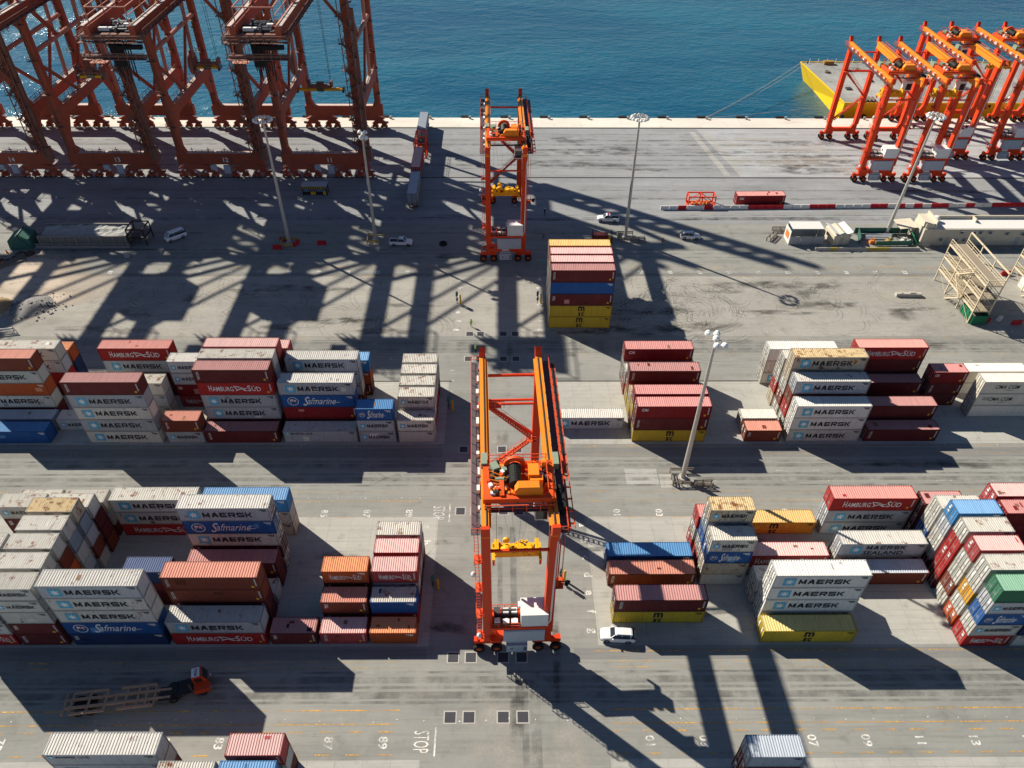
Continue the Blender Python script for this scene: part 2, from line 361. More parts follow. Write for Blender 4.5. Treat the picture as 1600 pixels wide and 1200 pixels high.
_tc = {}
def text_mesh(s, size, bold=0.0, xs=1.0, shear=0.0, mat=None, space=1.0, extrude=0.0):
    k = (s, size, bold, xs, shear, mat.name if mat else None, space, extrude)
    if k in _tc: return _tc[k]
    cu = bpy.data.curves.new('t', 'FONT'); cu.body = s; cu.size = size; cu.offset = bold; cu.shear = shear; cu.space_character = space
    cu.align_x = 'CENTER'; cu.align_y = 'CENTER'; cu.resolution_u = 2; cu.fill_mode = 'FRONT' if extrude == 0 else 'BOTH'; cu.extrude = extrude
    ob = bpy.data.objects.new('t', cu); COL.objects.link(ob)
    me = bpy.data.meshes.new_from_object(ob.evaluated_get(bpy.context.evaluated_depsgraph_get()))
    bpy.data.objects.remove(ob); bpy.data.curves.remove(cu)
    for v in me.vertices: v.co.x *= xs
    me.materials.clear()
    if mat: me.materials.append(mat)
    me.name = 'lettering'; _tc[k] = me; return me
def ground_text(s, x, y, size, mat=P_white, xs=1.0, z=.014, bold=.03):
    return struct(put('road_lettering', text_mesh(s, size, bold, xs, 0, mat), None, (x, y, z), (0, 0, -math.pi / 2)))
for k in range(12):
    for y, f in ((72.6, P_white), (38.2, P_white), (109.2, P_wfaint), (139.3, P_white)):
        nL, nR = 89 - 2 * k, 1 + 2 * k
        if not (y > 130 and k < 1): ground_text('%02d' % nL, -14.2 - 6.5 * k, y, 1.5 if y < 130 else 1.35, f)
        ground_text('%02d' % nR, 17.7 + 6.5 * k, y, 1.5 if y < 130 else 1.35, f)
for i, ch in enumerate('abcdefg'):
    yy = 70.3 - 2.93 * i
    ground_text(ch, 12.3, yy, 1.7); ground_text(ch, -11.2 + .05 * i - (1.0 if i > 1 else 0), yy - .2, 1.7, P_white if i < 2 else P_wfaint)
    ground_text(ch, -9.0, 106.2 - 2.93 * i, 1.5, P_wfaint)
    ground_text(ch, -8.7, 136.2 - 2.93 * i, 1.6); ground_text(ch, 8.0, 136.2 - 2.93 * i, 1.5)
for y in (72.7, 38.3):
    struct(put('road_lettering', text_mesh('STOP', 1.2, .0, .92, 0, P_white), None, (-9.7, y, .014), (0, 0, -math.pi / 2))).scale = (1, 2.2, 1)
    struct(MB().quad((-8.05, y - 1.7, .013), (-7.85, y - 1.7, .013), (-7.85, y + 1.7, .013), (-8.05, y + 1.7, .013)).build('stop_line', P_white))
for (x0, y0, x1, y1) in ((-53, 147.2, -31, 152.2), (-46, 152.6, -33, 150.6), (-58, 149.2, -47, 151), (-70, 151, -57, 154.4), (42.6, 146.8, 47.4, 148.6), (48.9, 146.9, 54, 148.7), (56, 147.0, 61, 148.9)):
    d = Vector((x1 - x0, y1 - y0, 0)).normalized(); n = Vector((-d.y, d.x, 0)) * .07; a, b = Vector((x0, y0, .0135)), Vector((x1, y1, .0135))
    struct(MB().quad(a - n, b - n, b + n, a + n).build('lane_line', P_wfaint))
# steel turning pads with pale concrete rims
M_pad = flat('pad_steel', (.055, .055, .065), .6); M_rim = flat('pad_rim', (.48, .45, .41), .85)
padr = MB().box(0, 0, .008, 1.62, 1.62, .012).mesh('pad_rim'); padr.materials.append(M_rim)
padp = MB().box(0, 0, .02, 1.32, 1.32, .006).mesh('pad'); padp.materials.append(M_pad)
for y, xs in ((49.0, (-6.3, -4.0, .2, 2.6)), (41.2, (-6.3, -4.0, .2, 2.6)), (73.0, (-6.3, -4.0, .3, 2.7)), (86.0, (-6.3, -4, .1, 2.7)), (109.6, (-6.25, -4.1, .4, 2.8)), (117.3, (-6.25, -4.1, .4, 2.8))):
    for x in xs:
        o = struct(put('turning_pad', padr, None, (x, y, 0))); put('steel_plate', padp, o)
# reflector studs: small white squares along the lanes
st = MB(); rnd = random.Random(3)
for y, x0, x1, dx in ((51.9, -60, -12, 5.1), (117.8, 14, 110, 3.25), (142.5, -90, 110, 6.5), (40.9, -60, 100, 3.4), (87.0, -60, 90, 9), (75.6, -30, -12, 1.3)):
    x = x0
    while x < x1:
        a = rnd.uniform(.08, .17); st.box(x + rnd.uniform(-.6, .6), y + rnd.uniform(-.25, .25), .012, a, a * rnd.uniform(.6, 1), .02, rnd.uniform(0, 3)); x += dx
stuff(tag(st.build('litter', flat('stud_white', (.75, .74, .7))), 'small white studs and litter scattered along the yard lanes', 'litter'))
# tyre marks
def tyre_mat(name, col, lo, hi, alpha):
    m = bpy.data.materials.new(name); t, b = nt(m); v = N(t, 'ShaderNodeNewGeometry').outputs['Position']
    n = noise(t, v, .35, 5, .65); b.inputs['Base Color'].default_value = col; b.inputs['Roughness'].default_value = .9
    t.links.new(math_(t, 'MULTIPLY', ramp(t, n, lo, hi), alpha), b.inputs['Alpha']); return m
def arc(mb, cx, cy, r, a0, a1, w, z, n=22, ex=1.0):
    for i in range(n):
        p = [a0 + (a1 - a0) * (i + j) / n for j in (0, 1)]
        mb.quad(*[(cx + rr * math.cos(a) * ex, cy + rr * math.sin(a), z) for a, rr in ((p[0], r - w / 2), (p[0], r + w / 2), (p[1], r + w / 2), (p[1], r - w / 2))])
tm = MB(); rnd = random.Random(11)
for i in range(230):
    cx, cy = rnd.choice([(rnd.uniform(20, 92), rnd.uniform(120, 137)), (rnd.uniform(24, 45), rnd.uniform(122, 132)), (rnd.uniform(-90, -12), rnd.uniform(119, 136))])
    r = rnd.uniform(2.0, 16) * rnd.uniform(.5, 1); a = rnd.uniform(0, 6.28); s = min(3.2, rnd.uniform(3, 10) / r)
    arc(tm, cx, cy, r, a, a + s, .13, .016 + i * .00002); arc(tm, cx, cy, r + .9, a + .05, a + s, .13, .016 + i * .00002)
for i in range(10):
    s = random.Random(i); cx, cy = s.choice([(-12, 53), (-12, 90), (14, 53), (10, 122), (-16, 72), (-14, 36)])
    a = s.uniform(0, 6.28); r = s.uniform(5, 11); arc(tm, cx + s.uniform(-2, 2), cy + s.uniform(-2, 2), r, a, a + .8, .16, .019 + i * .00002)
for i in range(10):
    y = rnd.uniform(187, 214); x = rnd.uniform(20, 80); tm.quad((x, y, .02), (x + rnd.uniform(10, 30), y + .2, .02), (x + 28, y + .5, .02), (x, y + .3, .02))
stuff(tag(tm.build('tyre_marks', tyre_mat('tyre_rubber_marks', (.045, .042, .04, 1), .38, .64, .40)), 'dark curved rubber tyre marks over the open paving', 'tyre marks'))
# oil-dark wheel tracks down the aisle and lanes
tr = MB()
for x, y0, y1, w in ((4.2, 20, 47, 1.2), (2.9, 20, 46, .8), (-.2, 55, 70, .7), (1.7, 55, 70, .9)):
    tr.quad((x - w / 2, y0, .0145), (x + w / 2, y0, .0145), (x + w / 2, y1, .0145), (x - w / 2, y1, .0145))
for y, w in ((162.5, .9), (163.4, .5), (147, .5), (79.5, .8), (82.4, .8), (44, .9), (46, .9), (112.5, .9), (114.4, .9), (205, 1.2), (192, 1.0), (198, .8), (78.2, .35), (80.6, .35), (83.3, .4), (43.1, .35), (45, .35), (47, .3), (111.6, .35), (113.5, .4), (115.2, .3), (145.4, .4), (148.6, .5), (156, .6), (164.6, .4), (173, .8), (177.5, .6), (190, .4), (195, .5), (202, .4), (208, .7), (212, .5)):
    tr.quad((-140, y - w / 2, .0142), (140, y - w / 2, .0142), (140, y + w / 2, .0142), (-140, y + w / 2, .0142))
stuff(tag(tr.build('wheel_tracks', tyre_mat('wheel_track_film', (.05, .047, .044, 1), .38, .74, .42)), 'faint dark wheel tracks along the truck lanes', 'wheel tracks'))
# ================================================================== CONTAINERS
CW = 2.438
def corr(a0, a1, pitch, depth):
    """corrugation profile along an axis: list of (a, inset)"""
    n = max(4, round((a1 - a0) / pitch)); p = (a1 - a0) / n; out = []
    for i in range(n):
        s = a0 + i * p; out += [(s, 0), (s + p * .36, 0), (s + p * .5, depth), (s + p * .86, depth)]
    return out + [(a1, 0)]
CM = {}
def cmeshes(L, h):
    k = (L, h)
    if k in CM: return CM[k]
    w = CW / 2; d = {}
    e = L / 2 - .09; zb, zt = .15, h - .13
    sh = MB()
    for s in (-1, 1):                                # long corrugated walls
        pr = corr(-e, e, .305, .05); vs = []
        for x, i in pr: vs += [(x, s * (w - .012 - i), zb), (x, s * (w - .012 - i), zt)]
        sh.add(vs, [(2 * i, 2 * i + 2, 2 * i + 3, 2 * i + 1) for i in range(len(pr) - 1)])
    for door in (-1, 1):
        m = MB(); m.v = list(sh.v); m.f = list(sh.f); m.m = list(sh.m)
        pr = corr(-w + .1, w - .1, .27, .05); vs = []; x = -door * (L / 2 - .012)
        for y, i in pr: vs += [(x + door * i, y, zb), (x + door * i, y, zt)]
        m.add(vs, [(2 * i, 2 * i + 2, 2 * i + 3, 2 * i + 1) for i in range(len(pr) - 1)])
        d['shell%d' % door] = m.mesh('shell')
        # door leaves, each with panels, two lock rods and stickers
        for s in (-1, 1):
            q = MB(); x = door * (L / 2 - .055)
            q.box(x, s * (w / 2 - .03), .17, .05, w - .15, h - .32)
            for i in range(3): q.box(x + door * .03, s * (w / 2 - .03), .30 + i * (h - .5) / 3, .03, w - .26, (h - .7) / 3)
            q.mi = 1
            for yy in (.28, .82): q.tube((x + door * .075, s * yy, .14), (x + door * .075, s * yy, h - .12), .042, 5)
            for zz in (.9, 1.15): q.box(x + door * .075, s * .55, zz, .03, .5, .05)
            q.mi = 2
            q.box(x + door * .05, s * .62, h * .62, .012, .36, .34)
            if s > 0: q.box(x + door * .05, s * .55, h * .40, .012, .5, .22)
            q.box(x + door * .05, s * .45, h * .82, .012, .5, .12)
            d['door%d%d' % (door, s)] = q.mesh('door')
    r = MB(); pr = corr(-e, e, .335 if L > 7 else .30, .06); vs = []
    for x, i in pr: vs += [(x, -w + .06, h - .012 - i), (x, w - .06, h - .012 - i)]
    r.add(vs, [(2 * i, 2 * i + 1, 2 * i + 3, 2 * i + 2) for i in range(len(pr) - 1)]); d['roof'] = r.mesh('roof')
    f = MB()
    for sx in (-1, 1):
        for sy in (-1, 1):
            f.box(sx * (L / 2 - .075), sy * (w - .075), .12, .15, .15, h - .244)
            for z0 in (0, h - .122): f.box(sx * (L / 2 - .089), sy * (w - .082), z0 + .002, .182, .168, .118)
        for z0 in (.03, h - .115): f.box(sx * (L / 2 - .06), 0, z0, .11, CW - .33, .11)
    for sy in (-1, 1):
        f.box(0, sy * (w - .045), .02, L - .36, .08, .15); f.box(0, sy * (w - .04), h - .135, L - .36, .07, .12)
    f.box(0, 0, .05, L - .4, CW - .3, .05)
    d['frame'] = f.mesh('frame')
    mk = MB(); u = -w - .004; x1 = L / 2 - .35          # id lines near the top corner
    for i, (a, b, c) in enumerate(((.95, .16, .30), (.7, .10, .5), (.6, .08, .64))):
        for j in range(4): mk.quad((x1 - a + j * a / 4, u, h - c - b), (x1 - a + j * a / 4 + a / 5.2, u, h - c - b), (x1 - a + j * a / 4 + a / 5.2, u, h - c), (x1 - a + j * a / 4, u, h - c))
    d['markings'] = mk.mesh('markings')
    mk = MB()
    for i in range(7): mk.quad((x1 - .2, u, h - .5 - i * .22), (x1, u, h - .5 - i * .22), (x1, u, h - .38 - i * .22), (x1 - .2, u, h - .38 - i * .22))
    mk.mi = 1; mk.quad((x1 - .75, u, .5), (x1 - .4, u, .5), (x1 - .4, u, .85), (x1 - .75, u, .85)); d['markings_v'] = mk.mesh('markings')
    for kk in ('shell-1', 'shell1', 'roof', 'frame', 'markings'): d[kk].materials.append(None)
    for kk in ('door-1-1', 'door-11', 'door1-1', 'door11'):
        for i in range(3): d[kk].materials.append(None)
    d['markings_v'].materials.append(None); d['markings_v'].materials.append(None)
    CM[k] = d; return d

K_white = flat('decal_white', (.80, .80, .78), .6); K_black = flat('decal_black', (.018, .02, .03), .6); K_blue = flat('decal_sky_blue', (.10, .42, .62), .55)
K_yel = flat('decal_yellow', (.75, .45, .03), .6); K_red = flat('decal_red', (.55, .03, .03), .6); K_green = flat('decal_green', (.03, .28, .12), .6)
GALV = flat('galvanised', (.45, .45, .44), .45, .5)
M_rustp = paint('rust_patch', (.24, .13, .075), .8, .6, .3)
M_rod = flat('lock_rod_dark', (.16, .15, .14), .5, .4)
PAINTS = {}
def cpaint(key, col, roof, rust=.1, rrust=.15, dirt=.45):
    PAINTS[key] = (paint('container_paint_' + key, col, .55, dirt + .12, rust + .05, streak=(1.2, 1.2, .14)),
                   paint('container_roof_' + key, roof, .7, .62, rrust + .05, var=.10, streak=(1.5, .12, 1), scale=2.2),
                   paint('container_frame_' + key, tuple(c * .62 for c in col), .6, .5, rust + .15))
cpaint('grey', (.43, .45, .48), (.60, .575, .53), .16, .34)
cpaint('white', (.72, .71, .68), (.74, .72, .68), .12, .10, .3)
cpaint('dull_white', (.54, .53, .49), (.58, .55, .49), .32, .45)
cpaint('maroon', (.135, .022, .022), (.50, .25, .235), .04, .05)
cpaint('dark_red', (.26, .014, .016), (.60, .27, .25), .03, .05)
cpaint('bright_red', (.40, .022, .02), (.68, .30, .26), .04, .08)
cpaint('brown', (.20, .045, .024), (.62, .27, .20), .05, .08)
cpaint('orange', (.46, .09, .022), (.72, .30, .14), .14, .22)
cpaint('blue', (.02, .10, .32), (.10, .27, .52), .06, .06)
cpaint('sky_blue', (.05, .22, .48), (.20, .38, .62), .05, .06)
cpaint('navy', (.02, .04, .12), (.11, .15, .28), .05, .05)
cpaint('pale_blue', (.24, .29, .36), (.45, .49, .55), .08, .1)
cpaint('yellow', (.56, .40, .035), (.66, .54, .22), .05, .04)
cpaint('orange_yellow', (.64, .32, .03), (.76, .50, .20), .05, .05)
cpaint('green', (.035, .16, .09), (.22, .40, .28), .05, .06)
cpaint('rusty_cream', (.52, .46, .36), (.62, .47, .26), .42, .55)
cpaint('cream', (.68, .63, .54), (.72, .69, .62), .10, .06, .25)
cpaint('pink', (.40, .06, .06), (.74, .47, .44), .05, .05)

def star_mesh():
    m = MB(); s = .5
    m.box(0, 0, 0, 2 * s, 2 * s, .004); m.mi = 1; pts = []
    for i in range(14):
        a = math.pi / 2 + i * math.pi / 7; r = .42 if i % 2 == 0 else .17; pts.append((r * math.cos(a), r * math.sin(a)))
    m.prism(pts, 'z', .005, .008); me = m.mesh('emblem'); me.materials.append(K_blue); me.materials.append(K_white); return me
STAR = star_mesh()
def swoosh_mesh():
    m = MB()
    m.prism([(-1.15, .55), (-.3, .42), (.55, .02), (1.25, .12), (.6, -.12), (-.15, .22), (-.6, .30)], 'z', 0, .004)
    m.prism([(-.95, -.5), (-.35, -.1), (.1, .06), (.05, -.12), (-.45, -.34), (-.75, -.52)], 'z', 0, .004)
    m.prism([(-1.1, .42), (-.95, .44), (-.45, -.3), (-.6, -.36)], 'z', .001, .005)
    m.prism([(.2, -.02), (1.05, -.5), (.55, -.5), (-.05, -.05)], 'z', .001, .005)
    me = m.mesh('emblem'); me.materials.append(K_white); return me
SWOOSH = swoosh_mesh()
def flag_mesh():
    m = MB(); n = 28
    vs = [((1 if k else .88) * math.cos(6.2832 * i / n), (1 if k else .88) * math.sin(6.2832 * i / n), .003) for k in (0, 1) for i in range(n)]
    m.add(vs, [(i, (i + 1) % n, n + (i + 1) % n, n + i) for i in range(n)])
    m.prism([(-.5, .45), (-.1, .5), (.55, .3), (.55, -.2), (-.1, -.02), (-.5, -.08)], 'z', 0, .004)
    m.prism([(-.5, .45), (-.42, .45), (-.42, -.6), (-.5, -.6)], 'z', .0, .005)
    m.mi = 1; m.prism([(-.38, .18), (.55, .10), (.55, -.02), (-.38, .06)], 'z', .004, .007); m.prism([(.02, .46), (.16, .44), (.16, -.06), (.02, -.02)], 'z', .004, .0075)
    me = m.mesh('emblem'); me.materials.append(K_white); me.materials.append(K_red); return me
FLAG = flag_mesh()

def block_name():
    """wide heavy capitals drawn as strokes inside a 1 x 1 box"""
    m = MB(); p = 1 / 6.0; w = p * .84; th = w * .23; tv = .24
    def V(x0, z0=0, z1=1, t_=None): t_ = t_ or th; m.prism([(x0, z0), (x0 + t_, z0), (x0 + t_, z1), (x0, z1)], 'z', 0, .003)
    def H(x0, x1, z0, t_=tv): m.prism([(x0, z0), (x1, z0), (x1, z0 + t_), (x0, z0 + t_)], 'z', .0002, .0032)
    def D(x0, z0, x1, z1, t_=None): t_ = t_ or th * 1.15; m.prism([(x0, z0), (x0 + t_, z0), (x1 + t_, z1), (x1, z1)], 'z', .0004, .0034)
    o = 0.0; V(o); V(o + w - th); D(o + w * .42, .12, o + .0, 1.0, th); D(o + w * .42, .12, o + w - th, 1.0, th)
    o += p; D(o, 0, o + w * .36, 1.0, th * 1.2); D(o + w - th * 1.2, 0, o + w * .42, 1.0, th * 1.2); H(o + w * .2, o + w * .8, .2, .2)
    o += p; V(o); H(o, o + w, 0); H(o, o + w * .94, .39, .2); H(o, o + w, .76)
    o += p; V(o); H(o, o + w * .9, .76); H(o, o + w * .9, .34, .2); V(o + w - th, .42, .92); D(o + w - th * 1.2, 0, o + w * .42, .36, th * 1.2)
    o += p; H(o, o + w * .94, 0); H(o + w * .05, o + w * .95, .39, .2); H(o + w * .06, o + w, .76); V(o, .42, .94); V(o + w - th, .06, .56)
    o += p; V(o); D(o + w - th * 1.2, 0, o + w * .22, .52, th * 1.25); D(o + w * .22, .45, o + w - th * 1.3, 1.0, th * 1.25)
    me = m.mesh('lettering'); me.materials.append(K_black); return me
BLOCKNAME = block_name()
def fit_text(t, s, x0, x1, z0, z1, y, mat, bold=0, shear=0, vert=False):
    """lettering scaled to fill the box x0..x1, z0..z1 on the long wall"""
    me = text_mesh(s, 1.0, bold, 1.0, shear, mat); xs = [v.co.x for v in me.vertices]; ys = [v.co.y for v in me.vertices]
    w, h = max(xs) - min(xs), max(ys) - min(ys)
    if vert:
        sx, sy = (z1 - z0) / w, (x1 - x0) / h; o = put('lettering', me, t, (x0 - min(ys) * sy, y, z0 - min(xs) * sx), (math.pi / 2, -math.pi / 2, 0)); o.scale = (sx, sy, 1)
        o.rotation_euler = (math.pi / 2, -math.pi / 2, 0); o.location = (x1 + min(ys) * sy, y, z0 - min(xs) * sx); return o
    sx, sy = (x1 - x0) / w, (z1 - z0) / h
    o = put('lettering', me, t, (x0 - min(xs) * sx, y, z0 - min(ys) * sy), (math.pi / 2, 0, 0)); o.scale = (sx, sy, 1); return o
def deco(t, code, L, h):
    """lettering and emblem on the camera-side long wall"""
    y = -CW / 2 - .008; rot = (math.pi / 2, 0, 0); big = L > 7; l = -L / 2
    def F(s, a, b, c, d, mat, bold=.008, shear=0): return fit_text(t, s, l + a * L, l + b * L, c * h, d * h, y, mat, bold, shear)
    def BL(a, b, c, d): o = put('lettering', BLOCKNAME, t, (l + a * L, y, c * h), rot); o.scale = ((b - a) * L, (d - c) * h, 1); return o
    def E(me, a, c, s): o = put('emblem', me, t, (l + a * L, y, c * h), rot); o.scale = (s, s, 1); return o
    if code == 'star':
        if big: E(STAR, .165, .5, 1.55); BL(.262, .82, .33, .68)
        else: E(STAR, .15, .5, .85); BL(.27, .86, .38, .64)
    elif code == 'sealand':
        E(STAR, .2, .52, 1.5); BL(.31, .78, .57, .87); F('SEALAND', .29, .76, .12, .44, K_black, .016)
    elif code == 'line':
        E(STAR, .06, .76, .6); F('MAERSK LINE', .10, .40, .68, .84, K_black, .012)
    elif code == 'hs':
        F('H', .15, .19, .30, .76, K_white); F('AMBURG', .197, .475, .30, .66, K_white, .006)
        E(SWOOSH, .575, .52, 1.05 if big else .52); F('S', .665, .71, .30, .76, K_white); F('ÜD', .72, .84, .30, .74, K_white, .006)
    elif code == 'script':
        E(FLAG, .16, .5, .92 if big else .5); F('S', .29, .39, .14, .88, K_white, .008, .55); F('afmarine', .345, .74, .26, .80, K_white, .003, .6)
        o = put('lettering', FLOUR, t, (l + .75 * L, y, h * .40), rot); k = 1 if big else .5; o.scale = (k, k, 1)
    elif code == 'msc':
        F('m', .452, .555, .50, .92, K_black, .03); F('s', .458, .498, .08, .40, K_black, .03); F('c', .508, .548, .08, .40, K_black, .03)
    elif code == 'cai':
        F('CAI', .06, .145 if big else .17, .62, .84, K_white, .03)
    elif code == 'vert':
        fit_text(t, 'TRITON', l + .55, l + .95, h * .25, h * .85, y, K_white, .01, 0, True)
    elif code == 'tex':
        fit_text(t, 'TEX', l + .5, l + .95, h * .45, h * .85, y, K_white, .02, 0, True)
    elif code == 'cma':
        F('CMA CGM', .18, .52, .42, .72, K_black, .012, .15); put('lettering', FLOURB, t, (l + .40 * L, y, h * .28), rot)
def flour(mat):
    m = MB(); pts = [(-.9, .0), (-.4, .12), (.3, .1), (.8, .22), (.3, 0), (-.4, .03)]; m.prism(pts, 'z', 0, .003); me = m.mesh('flourish'); me.materials.append(mat); return me
FLOUR = flour(K_white); FLOURB = flour(K_black)
BARL = MB().box(0, 0, 0, 2.6, .10, .004).mesh('stroke'); BARL.materials.append(K_black)
# code: paint, decoration, words used in labels
CODES = {
 'G': ('grey', 'star', 'grey star-logo'), 'g': ('dull_white', 'star', 'off-white star-logo'), 'w': ('white', 'star', 'white star-logo'), 'W': ('dull_white', None, 'off-white plain'),
 'X': ('white', None, 'white plain'), 'R': ('bright_red', 'hs', 'red white-lettered'), 'r': ('bright_red', None, 'red plain'), 'M': ('maroon', 'vert', 'maroon'),
 'm': ('maroon', 'tex', 'maroon'), 'A': ('dark_red', 'cai', 'dark red'), 'a': ('dark_red', None, 'dark red plain'), 'P': ('brown', 'tex', 'brown'), 'p': ('brown', 'vert', 'brown'),
 'O': ('orange', None, 'orange-brown'), 'o': ('orange', 'hs', 'orange white-lettered'), 'B': ('blue', 'script', 'blue script-lettered'), 'b': ('sky_blue', None, 'bright blue'), 'N': ('navy', None, 'navy'),
 'L': ('pale_blue', None, 'pale blue-grey'), 'Y': ('yellow', 'msc', 'yellow black-lettered'), 'y': ('orange_yellow', 'msc', 'amber black-lettered'), 'E': ('green', None, 'green'),
 'C': ('rusty_cream', 'star', 'rusty star-logo'), 'c': ('rusty_cream', None, 'rusty cream'), 'S': ('grey', 'sealand', 'grey two-line-lettered'), 'l': ('grey', 'line', 'grey small-lettered'),
 'K': ('cream', 'cma', 'cream slant-lettered'), 'k': ('cream', None, 'cream'), 'D': ('navy', 'tex', 'dark navy'), 'H': ('pink', 'hs', 'pink-red white-lettered'), 'h': ('pink', None, 'pink-red'),
 'q': ('pink', 'vert', 'pale maroon'), 'U': ('blue', None, 'plain blue'),
}
def container(x, y, z, L, h, code, label, door=-1, rz=0, group='stacked shipping containers', roof_from=None):
    pk, dc, _ = CODES[code]; d = cmeshes(L, h); P = PAINTS[pk]
    t = thing('shipping_container', label, 'container', (x, y, z), rz, group)
    put('shell', d['shell%d' % door], t, mats=[P[0]]); put('roof', d['roof'], t, mats=[PAINTS[roof_from][1] if roof_from else P[1]]); put('frame', d['frame'], t, mats=[P[2]])
    for s in (-1, 1): put('door', d['door%d%d' % (door, s)], t, mats=[P[0], GALV if pk not in ('dull_white', 'white', 'cream', 'grey') else M_rod, K_white if random.random() < .45 else P[0]])
    if dc:
        k0 = len(t.children); deco(t, dc, L, h); jx = random.uniform(-.12, .12) * (1 if L > 7 else .4); jz = random.uniform(-.06, .06)
        for ch in t.children:
            if ch.name.startswith(('lettering', 'emblem')): ch.location.x += jx; ch.location.z += jz
    if random.random() < .38:                       # repaired or repainted wall panels
        for k in range(random.randint(1, 2)):
            pw, ph = random.uniform(.5, 1.5), random.uniform(.4, 1.2); px_ = random.uniform(-L / 2 + .8, L / 2 - .8 - pw); pz = random.uniform(.2, h - .3 - ph); m = MB(); yk = -CW / 2 - .0015 - .002 * k
            m.quad((px_, yk, pz), (px_ + pw, yk, pz), (px_ + pw, yk, pz + ph), (px_, yk, pz + ph)); m.build('repair_patch', random.choice((P[2], P[1], P[0])), t)
    if random.random() < .3:                        # mended or stained roof sheets
        for k in range(random.randint(1, 3)):
            pw, pl = random.uniform(.2, .7), random.uniform(.2, 1.0); px_ = random.uniform(-L / 2 + .4, L / 2 - .4 - pw); py_ = random.uniform(-1.0, 1.0 - pl); m = MB(); zr = h - .008 + .003 * k
            m.quad((px_, py_, zr), (px_ + pw, py_, zr), (px_ + pw, py_ + pl, zr), (px_, py_ + pl, zr)); m.build('roof_patch', random.choice((P[0], M_rustp, P[2])), t)
    if pk in ('maroon', 'dark_red', 'brown', 'bright_red', 'pink'): put('markings', d['markings_v'], t, mats=[K_white, K_yel])
    else: put('markings', d['markings'], t, mats=[K_white if pk in ('blue', 'sky_blue', 'navy', 'green', 'orange') else K_black])
    return t
PITCH_R = 2.93
NUM = {1: 'one', 2: 'two', 3: 'three', 4: 'four', 5: 'five'}; NTH = {0: 'nearest', 1: 'first', 2: 'second', 3: 'third', 4: 'fourth', 5: 'fifth', 6: 'sixth', 7: 'seventh', 8: 'eighth', 9: 'ninth', 10: 'tenth', 11: 'eleventh'}
ORD = {1: 'bottom', 2: 'second', 3: 'third', 4: 'fourth', 5: 'fifth'}
def stack(block, y0, side, slot, size, row, codes, dx=0, dy=0, door=-1, rot_jit=.0025, roof=None):
    L, h = (6.058, 2.59) if size == 20 else (12.192, 2.72)
    if side == 'L':
        xr = -11.1 - 6.5 * slot; x = xr - L / 2; bay = 89 - 2 * slot - (1 if size == 40 else 0)
    else:
        xl = 14.9 + 6.5 * slot; x = xl + L / 2; bay = 1 + 2 * slot + (1 if size == 40 else 0)
    n = len(codes); rnd = random.Random(hash((block, slot, row, size)) & 0xffff) if False else random.Random(slot * 131 + row * 17 + size + int(y0))
    for i, c in enumerate(codes):
        tier = n - i; z = .012 + (tier - 1) * h
        tn = 'standing alone' if n == 1 else ('top of %s' % NUM[n] if i == 0 else '%s of %s' % (ORD[tier], NUM[n]))
        label = '%s %s container, %s, row %s, %s bay from aisle, %s' % ('long' if size == 40 else 'short', CODES[c][2], tn, 'gfedcba'[row], NTH[slot + 1], block)
        jx, jy = rnd.uniform(-.05, .05), rnd.uniform(-.03, .03)
        container(x + dx + jx, y0 + row * PITCH_R + CW / 2 + dy + jy, z, L, h, c, label, door, rnd.uniform(-rot_jit, rot_jit), 'containers stacked in the ' + block, roof if i == 0 else None)
B1L, B1R, B2L, B2R, B3, B0 = 'flatbed-truck block', 'white-car block', 'quay-crane block', 'floodlight-mast block', 'tall block', 'lowest block'
for s in [(0, 20, 0, 'O'), (1, 20, 0, 'q'), (2, 20, 0, 'm'), (1, 20, 1, 'Pm'), (1, 20, 2, 'oMm'), (0, 20, 2, 'HWm'), (0, 20, 3, 'hWM'), (0, 20, 4, 'WWm'),
          (3, 40, 0, 'GR'), (3, 40, 1, 'ppMm'), (3, 40, 2, 'W'), (3, 40, 3, 'mM'), (3, 40, 6, 'bWc'),
          (5, 40, 0, 'GggBD'), (5, 20, 2, 'NMm'), (5, 40, 6, 'ggR'),  # navy top box: blue darkened to stand in for shade on its roof
          (7, 20, 0, 'ggWmM'), (7, 20, 1, 'WLOmM'), (7, 20, 2, 'WPOLW'), (7, 20, 3, 'WLWGL'), (7, 20, 4, 'CLGPW'), (7, 20, 5, 'WmMP'), (7, 20, 6, 'gWM'),
          (8, 20, 0, 'WWGgR'), (8, 20, 2, 'WWGMP'), (8, 20, 5, 'gmMM'), (8, 20, 6, 'WWM')]:
    stack(B1L, 51.0, 'L', *s, door=-1)
stack(B1L, 51.0, 'L', 3, 40, 4, 'GBgMW', door=1); stack(B1L, 51.0, 'L', 0, 20, 1, 'Ur', roof='dull_white')
for s in [(0, 40, 1, 'MY'), (0, 40, 3, 'p'), (0, 40, 4, 'U'), (2, 20, 3, 'gBcW', -.1), (2, 20, 4, 'CLBWr', -.1), (2, 20, 5, 'rWr', -.3),
          (3, 40, 6, 'y'), (3, 40, 4, 'H'), (3, 40, 2, 'WW', -.3), (3, 40, 1, 'wwwg', .1), (3, 40, 0, 'Y', -.2), (5, 40, 6, 'RGG', .1), (5, 40, 4, 'SW')]:
    stack(B1R, 50.95, 'R', *s)
stack(B1R, 50.95, 'R', 5, 40, 3, 'P', roof='pale_blue')  # blue-grey roof on a brown box: its shade put into the colour
